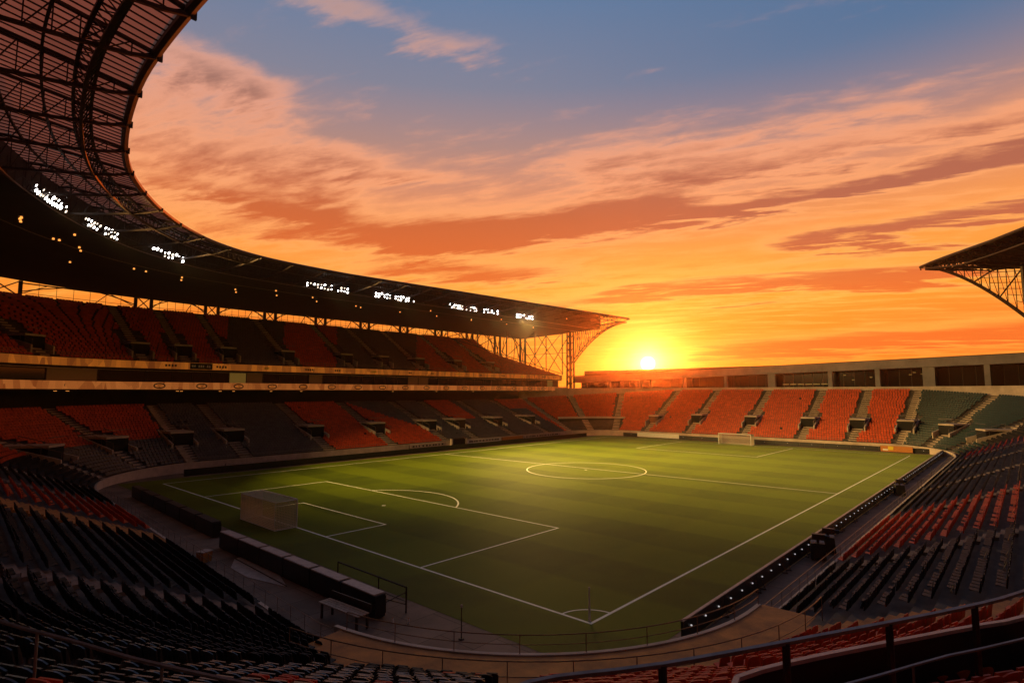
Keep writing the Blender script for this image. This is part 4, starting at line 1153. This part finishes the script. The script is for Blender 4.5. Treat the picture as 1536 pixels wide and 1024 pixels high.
# covered camera units beside the right touchline boards
def camera_unit(loc, rz_, label):
    t = empty('camera_unit', loc, rz_, label, 'equipment')
    mb = MB(); mb.hexa([(-.5, -.42, .1), (.5, -.42, .1), (.5, .42, .1), (-.5, .42, .1), (-.42, -.34, 1.25), (.46, -.34, 1.25), (.46, .34, 1.15), (-.42, .34, 1.15)], M['board']); mb.build('case', t)
    mb = MB(); mb.tube((.0, 0, 1.2), (.0, 0, 1.42), .1, M['steel'], 8); mb.box(-.45, .38, -.2, .2, 1.42, 1.78, M['steel']); mb.tube((-.45, 0, 1.6), (-.75, 0, 1.58), .12, M['board'], 10, .15, True); mb.build('camera_head', t)
    mb = MB(); mb.box(.2, .46, -.3, -.22, .55, 1.05, M['cap']); mb.build('tag', t)
    for x, y in ((-.4, -.36), (.4, -.36), (-.4, .36), (.4, .36)):
        mb = MB(); mb.tube((x, y-.03, .1), (x, y+.03, .1), .1, M['steel'], 10, None, True); mb.build('wheel', t)
for (px, py), lab_ in (((1228, 838), 'dark wheeled camera unit nearest the camera beside the touchline boards'), ((1243, 828), 'second dark camera unit just beyond the nearest one'), ((1350, 742), 'far dark camera unit on the walkway beyond midfield')):
    camera_unit(gz(px, py, 0), random.uniform(1, 2.2), lab_)
for i, (px, py, h) in enumerate(((1378, 742, 1.6), (1383, 742, 1.9), (1398, 716, 1.7), (692, 958, 1.5))):
    p_ = gz(px, py, 0); t = empty('pole', (p_.x, p_.y, 0), 0, ('thin dark pole, left of two side by side on the walkway', 'thin dark pole, right and taller of two on the walkway', 'thin dark pole at the far end of the walkway', 'single thin post on bare ground near the corner')[i], 'pole')
    mb = MB(); mb.tube((0, 0, 0), (0, 0, h), .03, M['steel'], 6, .025, True); mb.build('shaft', t); mb = MB(); mb.tube((0, 0, 0), (0, 0, .05), .16, M['steel'], 8, .12, True); mb.build('base', t)
    if i == 3: mb = MB(); mb.tube((0, 0, h), (0, 0, h+.12), .07, M['cap'], 8, .05, True); mb.build('knob', t)
p_ = gz(306, 842, 0); t = empty('ball_crate', (p_.x, p_.y, 0), .4, 'small orange crate on the walkway behind the dark cabinets', 'crate')
mb = MB(); mb.hexa([(-.35, -.3, 0), (.35, -.3, 0), (.35, .3, 0), (-.35, .3, 0), (-.4, -.34, .7), (.4, -.34, .7), (.4, .34, .7), (-.4, .34, .7)], M['orangepanel']); mb.build('body', t); mb = MB(); mb.box(-.43, .43, -.37, .37, .702, .76, M['cap']); mb.build('rim', t)
# tunnel mouth in the wall of the far left stand
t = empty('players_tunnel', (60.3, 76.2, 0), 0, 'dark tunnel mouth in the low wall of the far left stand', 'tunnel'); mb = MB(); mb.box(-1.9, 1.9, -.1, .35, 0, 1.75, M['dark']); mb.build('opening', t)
mb = MB(); mb.box(-2.3, -1.91, -.3, .3, 0, 1.9, M['cap']); mb.box(1.91, 2.3, -.3, .3, 0, 1.9, M['cap']); mb.build('jamb', t); mb = MB(); mb.box(-2.3, 2.3, -.35, .35, 1.902, 2.0, M['steel']); mb.build('canopy', t)
# corner opening under the sun
t = empty('corner_gate', (0, 0, 0), 0, 'wide dark corner opening under a pale slab left of the sun', 'gate')
mb = MB(); f0, f1 = frac('K', .16), frac('K', .79); ss = samples(f0, f1, 1)
for a, b in zip(ss, ss[1:]):
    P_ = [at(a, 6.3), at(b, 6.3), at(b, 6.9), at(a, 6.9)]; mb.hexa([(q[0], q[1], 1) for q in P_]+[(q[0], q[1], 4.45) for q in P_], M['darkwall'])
mb.build('opening', t); mb = MB()
for a, b in zip(ss, ss[1:]):
    P_ = [at(a, 6.0), at(b, 6.0), at(b, 7.3), at(a, 7.3)]; mb.hexa([(q[0], q[1], 4.46) for q in P_]+[(q[0], q[1], 4.95) for q in P_], M['lightconc'])
mb.build('slab', t)

# ------------------------------------------------------------------ haze
SUN_AZ, SUN_EL = math.radians(28.8), math.radians(2.8)
hb_ = MB(); hb_.box(-331, 431, -331, 431, -1.1, 42, M['dark']); hz_ = hb_.build('haze'); tag(hz_, 'thin warm evening haze filling the stadium', 'haze', kind='stuff')
hm = bpy.data.materials.new('haze_air'); hm.use_nodes = True; nt = hm.node_tree
for n_ in list(nt.nodes):
    if n_.type != 'OUTPUT_MATERIAL': nt.nodes.remove(n_)
pv = nt.nodes.new('ShaderNodeVolumePrincipled'); pv.inputs['Color'].default_value = (.95, .93, .9, 1); pv.inputs['Density'].default_value = .00017; pv.inputs['Anisotropy'].default_value = .93
nt.links.new(pv.outputs[0], [n_ for n_ in nt.nodes if n_.type == 'OUTPUT_MATERIAL'][0].inputs['Volume'])
hz_.data.materials.clear(); hz_.data.materials.append(hm)

# ------------------------------------------------------------------ sky
w = bpy.data.worlds.new('World'); S.world = w; w.use_nodes = True; nt = w.node_tree; L = nt.links.new
for n_ in list(nt.nodes): nt.nodes.remove(n_)
def nd(t, **k):
    n_ = nt.nodes.new(t)
    for a, b in k.items(): setattr(n_, a, b)
    return n_
def mth(op, *a):
    x = nd('ShaderNodeMath', operation=op)
    for i, v in enumerate(a):
        if isinstance(v, (int, float)): x.inputs[i].default_value = v
        else: L(v, x.inputs[i])
    return x.outputs[0]
def vm(op, *a):
    x = nd('ShaderNodeVectorMath', operation=op)
    for i, v in enumerate(a):
        if isinstance(v, (tuple, list)): x.inputs[i].default_value = v
        else: L(v, x.inputs[i])
    return x
def mapr(v, a, b, c=0., d=1., sm=True):
    x = nd('ShaderNodeMapRange'); x.interpolation_type = 'SMOOTHSTEP' if sm else 'LINEAR'
    L(v, x.inputs[0]); x.inputs[1].default_value = a; x.inputs[2].default_value = b; x.inputs[3].default_value = c; x.inputs[4].default_value = d; return x.outputs[0]
def mixc(f, a, b, mode='MIX'):
    x = nd('ShaderNodeMix', data_type='RGBA', blend_type=mode)
    if isinstance(f, (int, float)): x.inputs[0].default_value = f
    else: L(f, x.inputs[0])
    for i, v in ((6, a), (7, b)):
        if isinstance(v, tuple): x.inputs[i].default_value = (*v, 1)
        else: L(v, x.inputs[i])
    return x.outputs[2]
def ramp(v, stops):
    x = nd('ShaderNodeValToRGB'); e = x.color_ramp.elements
    while len(e) < len(stops): e.new(.5)
    for q, (p_, c) in zip(e, stops): q.position = p_; q.color = (*c, 1)
    L(v, x.inputs[0]); return x.outputs[0]
tc = nd('ShaderNodeTexCoord'); D = vm('NORMALIZE', tc.outputs['Generated']).outputs[0]
sep = nd('ShaderNodeSeparateXYZ'); L(D, sep.inputs[0]); dz = sep.outputs[2]
el = mth('MULTIPLY', mth('ARCSINE', dz), 180/PI)
sd = (math.cos(SUN_EL)*math.cos(SUN_AZ), math.cos(SUN_EL)*math.sin(SUN_AZ), math.sin(SUN_EL))
cosg = vm('DOT_PRODUCT', D, sd).outputs['Value']; ang_ = mth('MULTIPLY', mth('ARCCOSINE', mth('MINIMUM', cosg, .9999999)), 180/PI)
# azimuth relative to the sun, + to the left
azr = mth('MULTIPLY', mth('ARCTAN2', vm('DOT_PRODUCT', D, (-math.sin(SUN_AZ), math.cos(SUN_AZ), 0)).outputs['Value'], vm('DOT_PRODUCT', D, (math.cos(SUN_AZ), math.sin(SUN_AZ), 0)).outputs['Value']), 180/PI)
# elongated clouds: azimuth from the sun (degrees, + left), elevation, half thickness, weight
SKYBANDS = [(26, -4, 15.0, 17.8, 1.9, 1.15), (-2, -34, 16.6, 17.5, 1.0, .95), (-13, -34, 13.2, 13.6, .8, .95), (4, -28, 9.8, 9.6, .8, .85),
            (-4, -34, 3.6, 4.8, .9, .9), (30, 8, 11.5, 12.0, 1.1, .55), (24, 6, 8.0, 9.0, .6, .5), (54, 30, 22.5, 18.5, 4.2, .42), (48, 26, 17.5, 16.0, 1.2, .5), (50, 36, 27.5, 26.0, 1.8, .62),
            (44, 20, 14.5, 14.0, 1.3, .45), (38, 14, 35.5, 31.0, 1.6, .36), (34, 16, 22.0, 20.5, .8, .32), (8, -24, 22.5, 23.0, 1.8, .36), (0, -34, 20.5, 20.0, 1.2, .45)]
# clear-sky gradient by elevation (degrees/60)
e60 = mth('DIVIDE', el, 60.)
def dg(stops): return ramp(e60, [(d_/60., c) for d_, c in stops])
base = dg([(0, (.98, .20, .008)), (5, (1., .27, .012)), (9, (1., .34, .025)), (14, (.92, .30, .055)), (19, (.66, .25, .125)), (24, (.40, .23, .20)), (29, (.21, .21, .28)), (36, (.125, .19, .32)), (44, (.12, .15, .24)), (58, (.16, .105, .10))])
rightness = mapr(azr, 22, -28, 0, 1)
blue = mixc(mth('MULTIPLY', mapr(el, 20, 31), mth('MULTIPLY', rightness, .8)), base, (.060, .145, .285))
red = mixc(mth('MULTIPLY', mapr(el, 14, 2), mapr(mth('ABSOLUTE', azr), 6, 34, 0, .75)), blue, (.92, .150, .022))
# cloud plane high above, so that the streaks flatten towards the horizon
den = mth('ADD', mth('MAXIMUM', dz, 0.), .075)
cp_ = nd('ShaderNodeCombineXYZ')
U_ = vm('DOT_PRODUCT', D, (math.sin(SUN_AZ-.12), -math.cos(SUN_AZ-.12), 0)).outputs['Value']; V_ = vm('DOT_PRODUCT', D, (math.cos(SUN_AZ-.12), math.sin(SUN_AZ-.12), 0)).outputs['Value']
L(mth('DIVIDE', U_, den), cp_.inputs[0]); L(mth('DIVIDE', V_, den), cp_.inputs[1])
def cnoise(sx, sy, off, sc, det=8, rough=.58, dist=.6):
    mp = nd('ShaderNodeMapping'); mp.inputs['Scale'].default_value = (sx, sy, 1); mp.inputs['Location'].default_value = off; L(cp_.outputs[0], mp.inputs[0])
    n_ = nd('ShaderNodeTexNoise'); n_.inputs['Scale'].default_value = sc; n_.inputs['Detail'].default_value = det; n_.inputs['Roughness'].default_value = rough; n_.inputs['Distortion'].default_value = dist
    L(mp.outputs[0], n_.inputs['Vector']); return n_.outputs['Fac']
nA = cnoise(.7, 1.2, (3.1, 1.7, .3), 1.3, 8, .6, .4)
nB = cnoise(.6, 1.9, (8.2, 4.4, 2.0), 1.6, 9, .62, .5)
nC = cnoise(.7, 2.6, (1.2, 9.4, 5.0), 2.6, 10, .62, .5)
nD = cnoise(1.1, 2.0, (5.7, 2.9, 7.0), 6.0, 9, .62, .3)
Aw = mth('ADD', azr, mth('MULTIPLY', mth('SUBTRACT', nA, .5), 16.))
Ew = mth('ADD', el, mth('MULTIPLY', mth('SUBTRACT', mth('ADD', mth('MULTIPLY', nB, .7), mth('MULTIPLY', nC, .3)), .5), mapr(el, 2, 20, 3., 11., False)))
def sband(a0, a1, e0, e1, h, w_=1., fall=5.):
    """soft elongated cloud from azimuth a0 (elevation e0) to a1 (elevation e1), half thickness h"""
    t = mth('DIVIDE', mth('SUBTRACT', Aw, a0), a1-a0)
    c = mth('ADD', mth('MULTIPLY', t, e1-e0), e0)
    g_ = mth('POWER', 2.71828, mth('MULTIPLY', mth('POWER', mth('ABSOLUTE', mth('DIVIDE', mth('SUBTRACT', Ew, c), h)), 2.), -1.))
    lo_, hi_ = min(a0, a1), max(a0, a1)
    m_ = mth('MULTIPLY', mapr(Aw, lo_-fall, lo_+fall), mapr(Aw, hi_+fall, hi_-fall))
    return mth('MULTIPLY', mth('MULTIPLY', g_, m_), w_)
acc = None
for q in SKYBANDS:
    v = sband(*q); acc = v if acc is None else mth('ADD', acc, v)
tex = mth('ADD', mth('MULTIPLY', mth('SUBTRACT', nC, .5), 2.0), mth('MULTIPLY', mth('SUBTRACT', nD, .5), mapr(el, 6, 18, .15, 1.1)))
tex = mth('ADD', tex, mth('MULTIPLY', mth('SUBTRACT', nB, .5), 1.9))
fadeb = mth('MULTIPLY', mapr(el, 30, 22, .0, .16), mth('SUBTRACT', 1., mth('MULTIPLY', rightness, mapr(el, 18, 25, 0, 1))))
dens = mth('ADD', mth('ADD', acc, fadeb), mth('MULTIPLY', tex, mth('ADD', .42, mth('MULTIPLY', mth('MINIMUM', acc, 1.), .5))))
litc = dg([(0, (1., .28, .02)), (8, (1., .43, .07)), (14, (1., .38, .10)), (20, (.92, .36, .165)), (26, (.78, .34, .22)), (34, (.50, .30, .27)), (50, (.42, .28, .28))])
shdc = dg([(0, (.82, .11, .015)), (6, (.88, .15, .015)), (12, (.72, .125, .018)), (17, (.56, .115, .030)), (22, (.42, .135, .075)), (28, (.28, .145, .12)), (36, (.26, .18, .20)), (50, (.2, .16, .2))])
shd2 = mixc(mth('MULTIPLY', rightness, mapr(el, 7, 17, 0, .75)), shdc, (.36, .115, .075))
c1 = mixc(mth('MULTIPLY', mapr(dens, .05, .48), .9), red, litc)
c2 = mixc(mth('MULTIPLY', mapr(dens, .32, .92), .95), c1, shd2)
# fine bright streaks low in the sky around the sun
st_ = mth('MULTIPLY', mapr(mth('ADD', mth('MULTIPLY', nC, .6), mth('MULTIPLY', nD, mapr(el, 5, 12, .1, .4))), .36, .52), mapr(el, 15, 7, 0, .8)); st_ = mth('MULTIPLY', mth('MULTIPLY', st_, mapr(ang_, 30, 6, .05, 1)), mapr(dens, .7, .4, .15, 1))
c3 = mixc(st_, c2, (1., .50, .08))
# aureole and disc
au = mth('MULTIPLY', mth('POWER', 2.71828, mth('DIVIDE', ang_, -3.0)), .26)
au2 = mth('MULTIPLY', mth('POWER', 2.71828, mth('DIVIDE', ang_, -1.05)), 4.2)
sa = vm('SCALE', (1., .30, .012)); L(au, sa.inputs[3]); sb = vm('SCALE', (1., .66, .22)); L(au2, sb.inputs[3])
disc = mth('MULTIPLY', mapr(ang_, .75, .25), 12.); sc_ = vm('SCALE', (1., .85, .55)); L(disc, sc_.inputs[3])
# the sky opposite the sunset is already dusky
away = vm('SCALE', c3); L(mth('MULTIPLY', mapr(azr, -32, -85, 1., .1), mapr(azr, 58, 110, 1., .15)), away.inputs[3])
tot = vm('ADD', vm('ADD', away.outputs[0], sa.outputs[0]).outputs[0], vm('ADD', sb.outputs[0], sc_.outputs[0]).outputs[0]).outputs[0]
# physical sky added underneath
sky = nd('ShaderNodeTexSky'); sky.sky_type = 'NISHITA'; sky.sun_disc = False; sky.sun_elevation = SUN_EL; sky.sun_rotation = PI/2-SUN_AZ
b1 = nd('ShaderNodeBackground'); L(tot, b1.inputs[0]); b1.inputs[1].default_value = 1.08
b2 = nd('ShaderNodeBackground'); L(sky.outputs[0], b2.inputs[0]); b2.inputs[1].default_value = .004
ad = nd('ShaderNodeAddShader'); L(b1.outputs[0], ad.inputs[0]); L(b2.outputs[0], ad.inputs[1])
wo = nd('ShaderNodeOutputWorld'); L(ad.outputs[0], wo.inputs['Surface'])

sl_ = bpy.data.lights.new('sun', 'SUN'); sl_.energy = 5.0; sl_.angle = math.radians(.6); sl_.color = (1, .13, .012)
so_ = bpy.data.objects.new('sun', sl_); C.objects.link(so_); so_.rotation_euler = Vector(sd).to_track_quat('Z', 'Y').to_euler()

# ------------------------------------------------------------------ camera
cd = bpy.data.cameras.new('camera'); cd.sensor_width = 36; cd.lens = 36*853/1536; cd.clip_end = 3000; cd.clip_start = .05
co = bpy.data.objects.new('camera', cd); C.objects.link(co)
R_ = Matrix((rtv, upv, -fwv)).transposed().to_4x4(); R_.translation = CAM; co.matrix_world = R_
S.camera = co
S.view_settings.view_transform = 'Standard'; S.view_settings.look = 'None'; S.view_settings.exposure = 0; S.view_settings.gamma = 1
S.render.resolution_x = 1024; S.render.resolution_y = 682
S.cycles.use_denoising = True
S.cycles.max_bounces = 6; S.cycles.diffuse_bounces = 3; S.cycles.glossy_bounces = 3; S.cycles.volume_bounces = 0
S.cycles.transmission_bounces = 3; S.cycles.sample_clamp_indirect = 4
